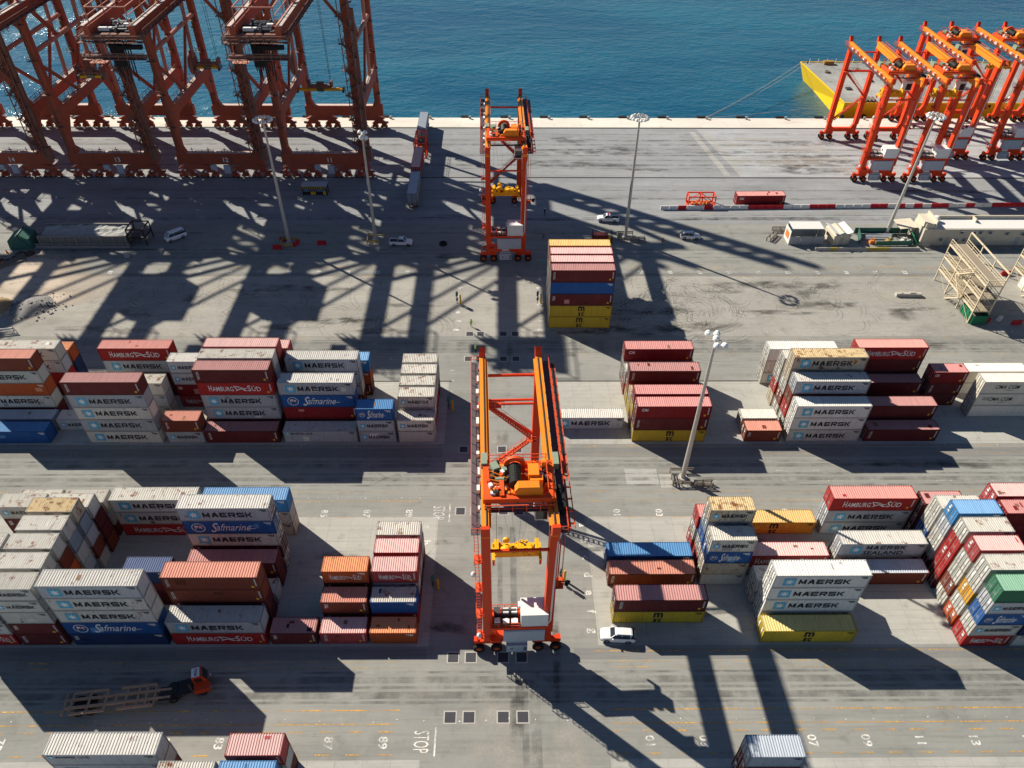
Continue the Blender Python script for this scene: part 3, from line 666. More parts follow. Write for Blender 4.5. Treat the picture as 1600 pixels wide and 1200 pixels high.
for s in [(7, 20, 0, 'EGBgR'), (7, 20, 1, 'WWyWO'), (7, 20, 2, 'hWWPW'), (7, 20, 3, 'WrrrM'), (7, 20, 4, 'bGWWM'), (7, 20, 5, 'WWUW'), (7, 20, 6, 'mMm'),
          (8, 20, 0, 'NW'), (8, 20, 1, 'WMg'), (8, 20, 4, 'aamMr'), (8, 20, 5, 'hhraM')]:
    stack(B1R, 50.3, 'R', *s, dx=.1)
for s in [(0, 20, 0, 'gW'), (0, 20, 1, 'gWO'), (0, 20, 2, 'WgR'), (0, 20, 3, 'WWr'), (0, 20, 4, 'WWM'), (1, 20, 0, 'BGG'),
          (2, 40, 0, 'l'), (2, 40, 1, 'GBam'), (2, 40, 3, 'GGWM'), (2, 40, 4, 'bOM', 1.1),
          (4, 40, 0, 'M'), (4, 40, 1, 'MRGGm'), (4, 40, 2, 'WGMmM'), (4, 40, 3, 'HMWmM'), (4, 40, 4, 'hMmM', .8),
          (6, 20, 0, 'pG', .5), (6, 20, 1, 'W', .3), (6, 20, 3, 'GGAH'), (7, 40, 0, 'MGgGg', -.1), (7, 40, 2, 'WGg'), (7, 40, 4, 'RGMm', .1),
          (9, 20, 1, 'G', .6), (10, 40, 0, 'U', .7), (10, 40, 1, 'L', .6), (10, 40, 2, 'PgOgm', .1), (10, 40, 4, 'gGrM', .3), (10, 40, 5, 'ONN', .3)]:
    stack(B2L, 87.65, 'L', *s)
for s in [(-1, 40, 1, 'G', .3), (1, 40, 0, 'AMY', .6), (1, 40, 1, 'AYM', .6), (1, 40, 2, 'cY', .6), (1, 40, 3, 'MrY', .6), (1, 40, 4, 'Wr', .5), (1, 40, 5, 'AWW', .5),
          (4, 20, 0, 'P'), (4, 20, 1, 'k'), (5, 40, 0, 'wwg', .6), (5, 40, 1, 'GPrW', .6), (5, 40, 2, 'CcWPW', .5), (5, 40, 3, 'WWrc', .3), (5, 40, 5, 'XWg'),
          (7, 40, 0, 'M', .8), (7, 40, 1, 'Mm', .7), (7, 40, 3, 'Mm', .7), (7, 40, 4, 'RMmP', .9), (9, 20, 3, 'AMm', .9), (10, 40, 2, 'KKk', 1.6), (10, 40, 4, 'kX', 1.2)]:
    stack(B2R, 87.75, 'R', *s)
for row, cc in enumerate(('MUmYY', 'qMPmY', 'hYMPm', 'yMcMY')):
    stack(B3, 119.25, 'R', -1, 40, row, cc, 1.1)
for s in [(4, 40, 6, 'lGM'), (2, 20, 6, 'hWM', .3), (2, 20, 5, 'bWM', .0), (3, 20, 5, 'WMm')]: stack(B0, 16.1, 'L', *s)
stack('painted-seven stack', 15.6, 'R', 2, 20, 6, 'LMm', -1.0)
# ================================================================== RUBBER-TYRED GANTRY CRANES
O_leg = paint('crane_orange_red', (.72, .052, .007), .42, .45, .07, var=.05, spec=.2)
O_gir = paint('crane_orange', (.86, .25, .016), .4, .42, .06, var=.05, spec=.2)
O_trol = paint('trolley_orange', (.74, .085, .01), .45, .5, .12, var=.05, spec=.2)
O_rail = paint('crane_rail_red', (.66, .09, .03), .5, .2, 0, var=.05)
M_tyre = flat('tyre_rubber', (.02, .02, .022), .85); M_rimo = flat('wheel_rim_orange', (.55, .09, .02), .5); M_deck = flat('steel_grating', (.10, .085, .10), .7, .3)
M_box = flat('cabinet_grey', (.44, .48, .54), .45); M_boxw = flat('cabinet_white', (.78, .78, .76), .5); M_drum = flat('rope_drum', (.05, .05, .045), .5, .5)
M_rope = flat('wire_rope', (.05, .05, .05), .5, .5); M_spr = paint('spreader_yellow', (.80, .43, .012), .45, .3, .04, var=.04); M_motor = flat('motor_green_grey', (.26, .33, .24), .5)
M_steel = flat('machine_steel', (.13, .13, .13), .4, .6); M_lamp = flat('lamp_white', (.8, .8, .78), .4)
def wheel_mesh(r, w):
    m = MB(); p = r * .16
    m.lathe((0, 0, 0), (0, 1, 0), [(-w / 2, r * .58), (-w / 2, r - p), (-w / 2 + p * .5, r - p * .25), (-w / 4, r), (w / 4, r), (w / 2 - p * .5, r - p * .25), (w / 2, r - p), (w / 2, r * .58), (0, r * .5), (-w / 2, r * .58)], 20)
    a = m.mesh('tyre'); a.materials.append(M_tyre)
    m = MB(); m.lathe((0, 0, 0), (0, 1, 0), [(-w * .42, 0.001), (-w * .42, r * .3), (-w * .3, r * .52), (-w * .3, r * .6), (w * .3, r * .6), (w * .3, r * .52), (w * .42, r * .3), (w * .42, .001)], 16)
    for i in range(6):
        t = i * math.pi / 3; m.box(math.cos(t) * r * .38, -w * .40, math.sin(t) * r * .38 - .03, .06, .06, .06)
    b = m.mesh('rim'); return a, b
_wt, _wr = wheel_mesh(.76, .52); _wr.materials.append(M_rimo)

def build_rtg():
    t = thing('gantry_crane', '-', 'crane')
    HY = 13.3; XL = 3.8; ZT = 26.7
    for s in (-1, 1):
        y = s * HY
        sb = MB(); sb.box(0, y, 2.35, 8.6, .9, 1.05); sb.prism([(-4.3, 3.38), (-2.6, 3.38), (-3.3, 4.8), (-4.25, 4.8)], 'y', y - .4, y + .4); sb.prism([(4.3, 3.38), (2.6, 3.38), (3.3, 4.8), (4.25, 4.8)], 'y', y - .4, y + .4)
        sb.build('sill_beam', O_leg, t)
        for c in (-1, 1):
            bg_ = MB(); x = c * 3.85
            bg_.box(x, y, 1.55, 3.5, .6, .55); bg_.box(x, y, 2.0, 1.1, .8, .5)
            for k in (-1, 1):
                bg_.prism([(x + k * 1.15 - .45, 1.0), (x + k * 1.15 + .45, 1.0), (x + k * 1.15 + .6, 1.75), (x + k * 1.15 - .6, 1.75)], 'y', y - .2, y + .2); bg_.box(x + k * 1.15, y, .62, .4, 1.3, .26)
                bg_.box(x + k * 1.5, y - s * -.0, 1.75, .5, .75, .6)
            bg_.build('bogie', O_leg, t)
            for k in (-1, 1):
                for d in (-1, 1):
                    w = put('wheel', _wt, t, (x + k * 1.15, y + d * .5, .775)); put('rim', _wr, w)
            lg = MB()
            lg.beam((c * XL, y, 4.6), (c * XL, y + s * .05, 24.95), 1.2, 1.3, 1.02, 1.6, up=(0, 1, 0)); lg.build('leg', O_leg, t)
    for c in (-1, 1):
        g = MB(); x = c * XL
        g.box(x, 0, 24.9, .82, 28.6, 1.8); g.box(x - c * .55, 0, 26.35, .3, 28, .12)
        g.build('girder', O_gir, t)
        r = MB(); r.box(x - c * .12, 0, 26.705, .12, 28, .14); r.build('trolley_rail', MATS['rail_steel'], t)
        e = MB(); e.prism([(14.3, 26.0), (15.1, 26.2), (15.25, 27.6), (14.9, 27.9), (14.5, 27.4), (14.2, 26.72)], 'x', x - .42, x + .42); e.build('end_buffer', O_leg, t); e = MB(); e.prism([(-14.35, 25.6), (-14.8, 25.7), (-14.8, 27.1), (-14.35, 27.1)], 'x', x - .45, x + .45)
        e.build('end_buffer', O_leg, t)
        w = MB(); xo = c * (XL + 1.05); w.box(xo, 0, 25.6, .95, 28.8, .06)
        for i in range(12): w.box(c * (XL + .75), -13 + i * 2.36, 25.3, 1.3, .12, .3)
        w.build('walkway', M_deck, t)
        h = MB(); xh = c * (XL + (1.5 if c < 0 else 1.32)); h.rail((xh, -14.4, 25.66), (xh, 14.4, 25.66), 1.1, .035, 1.5)
        h.rail((xh, 14.4, 25.66), (c * XL, 14.4, 25.66), 1.1, .03); h.rail((xh, -14.4, 25.66), (c * (XL + .5), -14.4, 25.66), 1.1, .03)
        h.build('handrail', O_rail, t)
    f = MB(); xf = XL + 1.62; f.box(xf, 0, 25.3, .25, 27.5, .35); f.box(xf + .55, 0, 25.5, .10, 27.5, .2); f.box(xf + .28, 4, 25.15, .42, 19, .10)
    for i in range(16): f.box(xf + .3, -13 + i * 1.72, 25.32, .75, .10, .22)
    f.build('festoon_beam', O_rail, t)
    lo = MB()
    for i in range(13): lo.tube((xf + .28, -4.5 + i * 1.35, 25.15), (xf + .28, -4.0 + i * 1.35, 23.9 + .4 * math.sin(i)), .07, 5); lo.tube((xf + .28, -4.0 + i * 1.35, 23.9 + .4 * math.sin(i)), (xf + .28, -3.3 + i * 1.35, 25.12), .07, 5)
    lo.box(xf + .28, 5.5, 25.52, .5, 17, .16); lo.build('power_cable', M_rope, t)
    # boxes and lamps on the girder walkways
    kb = MB()
    for i in range(9): kb.box(-(XL + .72), -11 + i * 2.7, 25.68, .35, .5 + .3 * (i % 3), .45 + .2 * (i % 2))
    kb.build('junction_box', M_boxw, t)
    gb = MB(); gb.box(-XL, -5.2, 26.86, .7, 1.7, .95); gb.build('motor_cover', M_motor, t); gb = MB(); gb.box(XL + .75, -4.4, 25.7, .7, 1.9, 1.0); gb.build('motor_cover', M_motor, t)
    # front ties between near legs
    b = MB(); b.beam((-XL, -HY - .3, 21.6), (XL, -HY - .3, 21.6), .28, .28); b.build('cross_tie', O_leg, t)
    pl = []
    for c in (-1, 1):
        p = MB(); p.box(c * XL, -HY - .745, 20.8, .5, .03, 1.7); o = p.build('name_plate', M_boxw, t)
        put('lettering', text_mesh('ZPMC', .5, .01, 1.0, 0, K_red), o, (c * XL, -HY - .765, 21.65), (math.pi / 2, -math.pi / 2, 0))
    # far frame: tubes, diagonals carrying stairs
    b = MB(); yy = HY
    for dy, z, r in ((0, 24.2, .22), (-.5, 19.3, .18), (.3, 19.3, .18)): b = MB(); b.tube((-XL, yy + dy, z), (XL, yy + dy, z), r, 8); b.build('cross_tie', O_leg, t)
    b = MB(); b.beam((-XL + .2, yy - .1, 19.1), (XL - .2, yy - .1, 12.6), .32, .32); b.beam((XL - .2, yy - .1, 12.2), (-XL + .2, yy - .1, 5.6), .32, .32); b.build('diagonal_brace', O_leg, t)
    s_ = MB(); s_.stairs((-XL + .6, yy - .75, 19.2), (XL - .8, yy - .75, 12.8), .7, (0, 1, 0)); s_.stairs((XL - .8, yy - .75, 12.3), (-XL + .6, yy - .75, 5.9), .7, (0, 1, 0))
    s_.box(-XL + .9, yy - .8, 19.4, 3.2, 1.3, .06); s_.rail((-XL + .4, yy - 1.4, 19.45), (-.9, yy - 1.4, 19.45), 1.1, .035, 1); s_.box(XL - .7, yy - .75, 12.35, 1.4, 1.3, .06); s_.rail((XL - 1.4, yy - 1.4, 12.4), (XL, yy - 1.4, 12.4), 1.1, .035, 1)
    s_.build('stairway', O_rail, t)
    # ladder tower on the left near leg with cage and landings; side platforms
    l = MB(); xl = -XL - .85
    zz = [3.4, 8.5, 14.2, 19.8, 25.4]
    for i in range(4):
        l.ladder((xl, -HY - .2, zz[i]), (xl, -HY - .2, zz[i + 1] + .9), .5, (0, 1, 0), .035, .45)
        l.box(xl - .05, -HY - .1, zz[i], .85, 1.3, .05); l.rail((xl - .5, -HY - .9, zz[i]), (xl - .5, -HY + .75, zz[i]), 1.1, .035, .8); l.rail((xl - .5, -HY - .95, zz[i]), (xl + .4, -HY - .95, zz[i]), 1.1, .035, .8)
        for j in range(6):
            z = zz[i] + 2.2 + j * .62
            if z < zz[i + 1] - .2: l.beam((xl - .42, -HY - .55, z), (xl - .42, -HY + .2, z), .05, .05); l.beam((xl - .42, -HY - .55, z), (xl + .1, -HY - .55, z), .05, .05)
        l.beam((xl - .42, -HY - .55, zz[i] + 2.2), (xl - .42, -HY - .55, zz[i + 1]), .05, .05); l.beam((xl - .42, -HY + .2, zz[i] + 2.2), (xl - .42, -HY + .2, zz[i + 1]), .05, .05)
    l.build('ladder', O_rail, t)
    # ladder right leg upper part + cabin access
    l = MB(); xr = XL + .75
    l.ladder((xr, -HY - .3, 14.5), (xr, -HY - .3, 25.6), .5, (0, 1, 0), .035, .45); l.box(xr + .15, -HY, 14.4, 1.1, 1.6, .06); l.rail((xr + .65, -HY - .7, 14.46), (xr + .65, -HY + .7, 14.46), 1.1, .035, .7)
    for j in range(12): l.beam((xr + .42, -HY - .6, 16.5 + j * .7), (xr + .42, -HY + .05, 16.5 + j * .7), .05, .05)
    l.beam((xr + .42, -HY - .6, 16.5), (xr + .42, -HY - .6, 24.5), .05, .05); l.build('ladder', O_rail, t)
    d_ = MB(); d_.tube((xr + .1, -HY - .5, 25.9), (XL + .35, -HY - .78, 23.5), .11, 6); d_.tube((XL + .35, -HY - .78, 23.5), (XL + .2, -HY - .75, 7.5), .11, 6); d_.tube((XL + .2, -HY - .75, 7.5), (XL - 1.2, -HY - .8, 4.6), .11, 6)
    d_.build('cable_duct', M_boxw, t)
    for (x, y, z) in ((-XL - 1.5, -HY - .4, 17.2), (-XL - 1.1, -HY - .8, 4.4)):
        la = MB(); la.lathe((x, y, z), (0, 0, 1), [(0, .05), (0, .32), (.25, .3), (.45, .16), (.55, .02)], 10); la.build('lamp', M_lamp, t)
    la = MB(); la.lathe((XL + 1.7, -HY - .2, 15), (.7, -.5, -.2), [(0, .05), (0, .3), (.35, .42), (.5, .4), (.5, .02)], 10); la.beam((XL + .6, -HY, 14.9), (XL + 1.7, -HY - .2, 15), .1, .1); la.build('lamp', M_tyre, t)
    # equipment between the near legs
    dk = MB(); dk.box(0, -HY + .1, 6.55, 7.0, 2.7, .18); dk.box(0, -HY - 1.2, 6.4, 7.0, .16, .45); dk.box(0, -HY + 1.4, 6.4, 7.0, .16, .45); dk.box(0, -HY, 3.5, 7.0, 2.3, .12); dk.build('equipment_deck', O_leg, t)
    hr = MB(); hr.rail((-3.4, -HY - 1.25, 6.74), (.2, -HY - 1.25, 6.74), 1.1, .035, .9); hr.build('handrail', O_rail, t); hr = MB(); hr.rail((-3.4, -HY + 1.4, 6.74), (.2, -HY + 1.4, 6.74), 1.1, .035, .9); hr.build('handrail', O_rail, t)
    bx = MB(); bx.box(2.0, -HY + .1, 6.76, 3.35, 2.5, 2.65); bx.box(.2, -HY + .9, 8.3, .3, .7, .5); bx.build('electrical_or_shadow_house', M_boxw, t)
    bx = MB(); bx.box(.75, -HY - .15, 3.66, 5.2, 2.3, 2.55); bx.box(.75, -HY - 1.33, 5.75, 5.0, .05, .3); bx.build('transformer_house', M_box, t)
    eq = MB()
    for i, (x, w, hh) in enumerate(((-2.6, .8, 1.3), (-1.5, .9, 1.0), (-.45, .9, 1.1))):
        eq.box(x, -HY + .55, 6.75, w, .9, hh); eq.box(x, -HY - .65, 6.75, w, .75, hh * .55)
    eq.tube((-2.0, -HY + .5, 7.9), (-.2, -HY + .5, 7.9), .28, 10); eq.build('engine', [M_steel], t)
    eq = MB()
    for x in (-1.5, -.45): eq.box(x, -HY - .62, 7.4, .8, .65, .12); eq.box(x, -HY + .5, 7.85, .7, .7, .25)
    eq.box(-2.6, -HY - .62, 7.5, .7, .6, .25); eq.build('engine_cover', M_boxw, t)
    pk = MB(); pk.box(-.1, -HY - .55, .75, 2.7, 1.2, 1.55); pk.box(-.1, -HY - .35, 2.3, 2.4, .8, .35); pk.build('power_pack', M_box, t)
    pv = MB(); pv.box(-.75, -HY - 1.16, 1.45, .32, .03, .22); 
    for i in range(3): pv.box(.95, -HY - 1.16, 1.1 + i * .32, .4, .03, .2)
    pv.build('vent', M_steel, t)
    pz = MB(); pz.box(-.1, -HY - .3, 2.75, 1.5, .5, .5); pz.build('control_box', M_boxw, t)
    # trolley
    TY = -8.2
    tr = thing('trolley', '', ''); del tr['label'], tr['category']; tr.parent = t
    m = MB()
    m.box(0, TY - 2.6, 26.86, 8.0, .7, .75); m.box(0, TY + 2.4, 26.86, 8.0, .5, .7); m.box(-3.6, TY, 26.9, .7, 5.4, .65); m.box(3.6, TY, 26.9, .7, 5.4, .65); m.box(0, TY, 27.0, 7, 5, .15)
    m.box(-1.9, TY - 1.2, 27.15, .5, 2.8, .7); m.box(2.5, TY + .8, 27.15, .4, 2.8, .6); m.build('trolley_frame', O_trol, tr)
    m = MB(); m.lathe((-.35, TY - 1.4, 28.1), (0, 1, 0), [(0, .02), (0, .72)] + [(i * .12, .72 if i % 2 else .66) for i in range(24)] + [(2.9, .02)], 18); m.build('rope_drum', M_drum, tr, False)
    m = MB(); m.lathe((-.35, TY + 1.5, 28.1), (0, 1, 0), [(0, .7), (0, 1.25), (.35, 1.25), (.35, .7), (0, .7)], 22); m.build('drum_flange', O_trol, tr)
    m = MB(); m.prism([(-.5, 27.1), (2.6, 27.1), (2.6, 28.3), (2.2, 28.9), (-.1, 28.9), (-.5, 28.3)], 'y', TY - 2.5, TY - 1.5); m.build('gearbox_cover', O_gir, tr)
    m = MB(); m.box(1.7, TY + .4, 27.15, 1.2, 1.7, 1.5); m.box(2.0, TY - .6, 27.15, 1.4, .7, 1.2); m.tube((2.7, TY + 1.8, 28.0), (3.3, TY + 1.8, 28.0), .5, 12); m.build('hoist_motor', O_gir, tr); m = MB(); m.box(-1.6, TY + 1.4, 27.15, .9, 1.0, .8); m.build('brake_housing', O_gir, tr)
    m = MB(); m.box(-2.6, TY + 1.5, 27.15, .8, 1.1, 1.1, .4); m.box(-1.55, TY + 1.2, 27.15, .6, .6, .9); m.tube((-2.6, TY - .2, 27.6), (-1.6, TY - .2, 27.6), .35, 10); m.build('hoist_motor', M_motor, tr)
    m = MB()
    for i in range(10): m.box(-3.1 + .33 * i, TY - 1.9 + .35 * math.sin(i * 1.7), 27.55, .22, .3 + .1 * (i % 3), .25 + .1 * (i % 2))
    for i in range(6): m.tube((-3.2, TY - 2 + i * .55, 27.6 + .1 * i), (-2.2 + .2 * i, TY - 1.6 + i * .3, 27.75), .07, 5)
    m.build('hydraulic_lines', O_gir, tr)
    m = MB()
    for i in range(6): m.box(-1.4 + .25 * i, TY + .3 * math.sin(i * 2.1) - .1, 27.15, .25, .3, .5 + .15 * (i % 3))
    m.tube((-2.9, TY - 2.1, 27.9), (-2.3, TY - 2.1, 27.9), .2, 8); m.build('machinery', M_steel, tr)
    rnd = random.Random(31)
    for mat_, nm, cnt in ((O_trol, 'winch_fitting', 34), (M_steel, 'cable_bundle', 26), (M_boxw, 'sensor_box', 9), (O_gir, 'guard_plate', 12)):
        m = MB()
        for k in range(cnt):
            x, y = rnd.uniform(-3.3, 3.3), TY + rnd.uniform(-2.3, 2.4)
            if k % 4 == 3: m.tube((x, y, 27.3 + rnd.uniform(0, .8)), (x + rnd.uniform(-.8, .8), y + rnd.uniform(-.6, .6), 27.3 + rnd.uniform(0, .9)), rnd.uniform(.04, .1), 6)
            else: m.box(x, y, 27.12, rnd.uniform(.12, .5), rnd.uniform(.12, .5), rnd.uniform(.2, 1.0), rnd.uniform(0, 1.5))
        stuff(m.build(nm, mat_, tr))
    m = MB(); m.box(-2.4, TY - 1.5, 27.3, .6, .5, .5); m.box(-2.9, TY - 2.2, 27.6, .55, .35, .3); m.build('control_box', M_boxw, tr)
    m = MB()
    m.box(0, TY - 3.25, 26.1, 7.6, .7, .05)
    for x in (-3.7, -.2, 2.6, 3.7): m.box(x, TY - 3.2, 26.1, .12, .12, 1.0)
    m.build('service_platform', M_deck, tr)
    m = MB(); m.rail((-3.8, TY - 3.6, 26.15), (3.8, TY - 3.6, 26.15), 1.15, .05, 1.3); m.rail((-3.3, TY + 2.7, 27.5), (3.3, TY + 2.7, 27.5), 1.1, .04, 1.1); m.rail((3.2, TY - 2.4, 27.6), (3.2, TY + 2.4, 27.6), 1.1, .04, 1.2); m.build('handrail', O_rail, tr)
    m = MB(); m.box(XL + .95, TY - 2.0, 25.9, .9, 3.2, .9); m.tube((XL + .9, TY - 3.8, 25.7), (XL + .9, TY - .6, 27.0), .3, 8); m.build('cable_chain', M_tyre, tr)
    # operator cabin hung below the trolley
    m = MB(); m.box(2.6, TY - 1.0, 22.6, 1.5, 2.1, 2.3); m.box(2.6, TY - 1.0, 24.9, .3, .3, 1.9); cb = m.build('cabin', M_boxw, tr)
    m = MB(); m.box(2.6, TY - 2.07, 22.8, 1.35, .04, 1.5); m.box(3.37, TY - 1.2, 23.3, .04, 1.5, 1.0); m.build('window', glass(), cb)
    # spreader with headblock and ropes
    SY, SZ = TY + .1, 13.4
    sp = thing('spreader', '', ''); del sp['label'], sp['category']; sp.parent = t
    m = MB(); m.box(0, SY - .45, SZ, 6.0, .28, .42); m.box(0, SY + .45, SZ, 6.0, .28, .42)
    for x in (-2.9, 2.9): m.box(x, SY, SZ - .02, .34, 2.5, .46)
    m.build('spreader_frame', M_spr, sp)
    m = MB()
    for x in (-2.9, 2.9):
        for y in (-1.15, 1.15): m.box(x, SY + y, SZ - .75, .28, .22, .8)
    m.build('corner_guide', O_leg, sp)
    m = MB(); m.box(0, SY, SZ + .6, 5.2, 1.5, .4); m.box(-2.5, SY, SZ + .9, .5, 1.6, 1.0); m.box(2.5, SY, SZ + .9, .5, 1.6, 1.0); m.box(.9, SY + .1, SZ + 1.0, 1.7, .9, .45)
    for x in (-2, -.9, .4, 1.6): m.box(x, SY - .6, SZ + .9, .5, .5, .6)
    for x in (-.5, .6): m.tube((x, SY - .3, SZ + 1.25), (x + .7, SY - .5, SZ + 1.2), .2, 8)
    m.build('headblock', M_spr, sp)
    rnd = random.Random(12); m = MB()
    for k in range(46):
        x, y = rnd.uniform(-2.8, 2.8), SY + rnd.uniform(-.85, .85)
        if k % 3 == 0: m.tube((x, y, SZ + rnd.uniform(.5, 1.5)), (x + rnd.uniform(-.7, .7), y + rnd.uniform(-.3, .3), SZ + rnd.uniform(.6, 1.9)), .07, 6)
        else: m.box(x, y, SZ + rnd.uniform(.3, 1.0), rnd.uniform(.12, .5), rnd.uniform(.12, .4), rnd.uniform(.2, .8), rnd.uniform(0, 1.5))
    stuff(m.build('spreader_fittings', M_spr, sp))
    m = MB()
    for k in range(14): m.box(rnd.uniform(-2.6, 2.6), SY + rnd.uniform(-.8, .8), SZ + rnd.uniform(.9, 1.3), .2, .2, .3)
    stuff(m.build('hydraulic_valves', M_steel, sp))
    m = MB(); m.lathe((-1.3, SY - .85, SZ + 1.4), (0, 1, 0), [(0, .02), (0, .75), (.25, .8), (.5, .75), (.5, .02)], 18); m.lathe((-1.3, SY + .3, SZ + 2.1), (0, 1, 0), [(0, .02), (0, .42), (.3, .42), (.3, .02)], 14); m.build('cable_reel', M_spr, sp)
    m = MB()
    for (x, y) in ((-2.5, -.6), (-2.5, .6), (2.5, -.6), (2.5, .6)): m.tube((x, SY + y, SZ + 1.8), (x + (.0 if x < 0 else .0), TY + y * 1.5, 26.9), .014, 5)
    for x in (-1.0, -.4, .3, .9): m.tube((x * .6, SY, SZ + 1.4), (x * 2.4, TY + x * .5, 26.9), .012, 5)
    rp = m.build('hoist_rope', M_rope, sp)
    for v in rp.data.vertices: v.co.z -= 26.9
    rp.location.z = 26.9
    return t
rtg = build_rtg()
RTGS = [(1.65, 63.8, .03, 'orange yard gantry crane standing in the aisle between the container blocks'),
        (.85, 157.6, .015, 'orange-red yard gantry crane beside the tall lone container stack'),
        (98.0, 196.2, .004, 'orange gantry crane parked at the open end of the parked crane row'),
        (111.3, 196.2, .004, 'orange gantry crane parked second in the crane row, quay mast beside it'),
        (123.5, 209.4, .004, 'orange gantry crane third in the parked row, set back to the quay edge'),
        (138.5, 209.1, .004, 'orange gantry crane fourth in the parked row, set back to the quay edge'),
        (153.0, 208.9, .004, 'orange gantry crane fifth in the parked row, its trolley over the barge deck')]
for i, (x, y, rz, lb) in enumerate(RTGS):
    o = rtg if i == 0 else copy_tree(rtg)
    o.location = (x, y, .0); o.rotation_euler = (0, 0, rz); o['label'] = lb; o['group'] = 'rubber-tyred gantry cranes'
    if i > 3:
        for ch in o.children:
            if ch.name.startswith(('trolley.', 'spreader.')): ch.location.y = 12.0
    if i > 1:                                        # parked cranes keep the spreader hoisted
        up = (7.0, 7.0, 3.0, 5.5, 5.5)[i - 2]
        for ch in o.children:
            if ch.name.startswith('spreader'):
                ch.location.z = up
                for r in ch.children:
                    if r.name.startswith('hoist_rope'): r.location.z = 26.9 - up; r.scale.z = (11.7 - up) / 11.7

# ================================================================== QUAY CRANES
S_red = paint('quay_crane_red', (.37, .082, .042), .5, .6, .10, rust_col=(.12, .06, .04), var=.12, scale=.5, spec=.12)
S_red2 = paint('quay_crane_faded', (.48, .21, .155), .6, .5, .12, rust_col=(.16, .08, .05), var=.05, scale=.8)
S_dark = paint('quay_crane_grime', (.21, .10, .075), .65, .6, .2, rust_col=(.07, .045, .035), var=.05)
S_pale = paint('quay_crane_walkway', (.55, .45, .40), .7, .6, .15, var=.05)
_st, _sr = wheel_mesh(.38, .22); _sr.materials.append(M_steel)
def build_sts():
    t = thing('quay_crane', '-', 'crane')
    Y0, Y1 = 0.0, 31.8; X = 9.9; ZG = 46.0; Z1 = ZG - .05       # land rail at y=0, water rail at y=31.8
    for y in (Y0, Y1):
        b = MB(); b.box(0, y, 4.0, 22.4, 1.7, 2.9); b.prism([(-8.0, 6.88), (8.0, 6.88), (8.8, 7.7), (-8.8, 7.7)][::-1] if False else [(-9.2, 6.88), (-8.4, 6.88), (-9.2, 8.6)], 'y', y - .8, y + .8); b.prism([(9.2, 6.88), (8.4, 6.88), (9.2, 8.6)], 'y', y - .8, y + .8)
        s = b.build('sill_beam', S_red, t)
        p = MB(); p.box(0, y, 6.905, 21.5, 1.3, .04); p.build('walkway', S_pale, s)
        for c in (-1, 1):
            g = MB(); x = c * 6.9
            g.prism([(x - 4.6, 3.0), (x - 3.2, 2.5), (x + 3.2, 2.5), (x + 4.6, 3.0), (x + 1.2, 4.0), (x - 1.2, 4.0)], 'y', y - .6, y + .6)
            for k in (-1, 1):
                xx = x + k * 2.9; g.prism([(xx - 2.2, 1.5), (xx + 2.2, 1.5), (xx + .6, 2.8), (xx - .6, 2.8)], 'y', y - .45, y + .45)
                for q in (-1, 1): g.prism([(xx + q * 1.3 - .95, .5), (xx + q * 1.3 + .95, .5), (xx + q * 1.3 + .7, 1.2), (xx + q * 1.3 + .25, 1.7), (xx + q * 1.3 - .25, 1.7), (xx + q * 1.3 - .7, 1.2)], 'y', y - .5, y + .5); g.box(xx + q * 1.3, y - .75, .9, .7, .45, .6)
            g.build('bogie', S_red, t)
            for k in range(8): w = put('wheel', _st, t, (x - 4.85 + k * 1.385, y, .44))
        e = MB(); e.box(-11.9, y, 1.5, 1.0, .5, .5); e.box(11.9, y, 1.5, 1.0, .5, .5); e.build('buffer', M_steel, t)
    for c in (-1, 1):
        for y in (Y0, Y1):
            l = MB(); l.beam((c * X, y, 6.8), (c * X, y, Z1), 1.55, 1.9, 1.5, 1.7, up=(0, 1, 0)); l.build('leg', S_red, t)
        x = c * X
        pb = MB(); pb.box(x, (Y0 + Y1) / 2, 15.6, 1.3, Y1 - 1.8, 2.5)
        for y, s in ((Y0 + .9, 1), (Y1 - .9, -1)): pb.prism([(y, 10.4), (y, 15.7), (y + s * 3.6, 15.7)], 'x', x - .6, x + .6); pb.prism([(y, 22.0), (y, 18.0), (y + s * 2.2, 18.0)], 'x', x - .6, x + .6)
        pb.build('portal_beam', S_red, t)
        w = MB(); w.box(x, (Y0 + Y1) / 2, 18.12, 1.2, Y1 - 4, .06); w.build('walkway', S_pale, t)
        h = MB(); h.rail((x - .65, 2.5, 18.16), (x - .65, Y1 - 2.5, 18.16), 1.1, .04, 2.2); h.rail((x + .65, 2.5, 18.16), (x + .65, Y1 - 2.5, 18.16), 1.1, .04, 2.2); h.build('handrail', S_dark, t)
        b = MB(); b.tube((x, Y0 + .8, 31.5), (x, Y1 - .8, 31.5), .55, 10); b.build('tie_pipe', S_red2, t)
        b = MB(); b.tube((x, 23.5, 18.1), (x, 27.0, ZG), .5, 10); b.build('strut_pipe', S_red2, t)
        b = MB(); b.beam((x, .8, 28.5), (x, 13.5, 18.0), .6, .7); b.beam((x, .8, 44.5), (x, 13, 31.5), .7, .8); b.beam((x, 13.5, 18.0), (x, 24.0, 30.5), .55, .6); b.build('diagonal_brace', S_red, t)
    for y in (Y0, Y1):
        b = MB(); b.box(0, y, ZG - 1.95, 18.4, 1.4, 1.9); b.build('upper_cross_beam', S_red, t)
        h = MB(); h.box(0, y - 1.2, ZG - .7, 18.2, .9, .06); h.rail((-9, y - 1.6, ZG - .65), (9, y - 1.6, ZG - .65), 1.1, .04, 1.6); h.build('handrail', S_dark, t)
    for y in (Y0, Y1):
        for c in (-1, 1): b = MB(); b.beam((c * 9.3, y, 38.5), (c * 5.2, y, ZG - 2.1), .6, .6); b.build('knee_brace', S_red, t)
    # girders with backreach, platform at the land end
    YE = -37.0
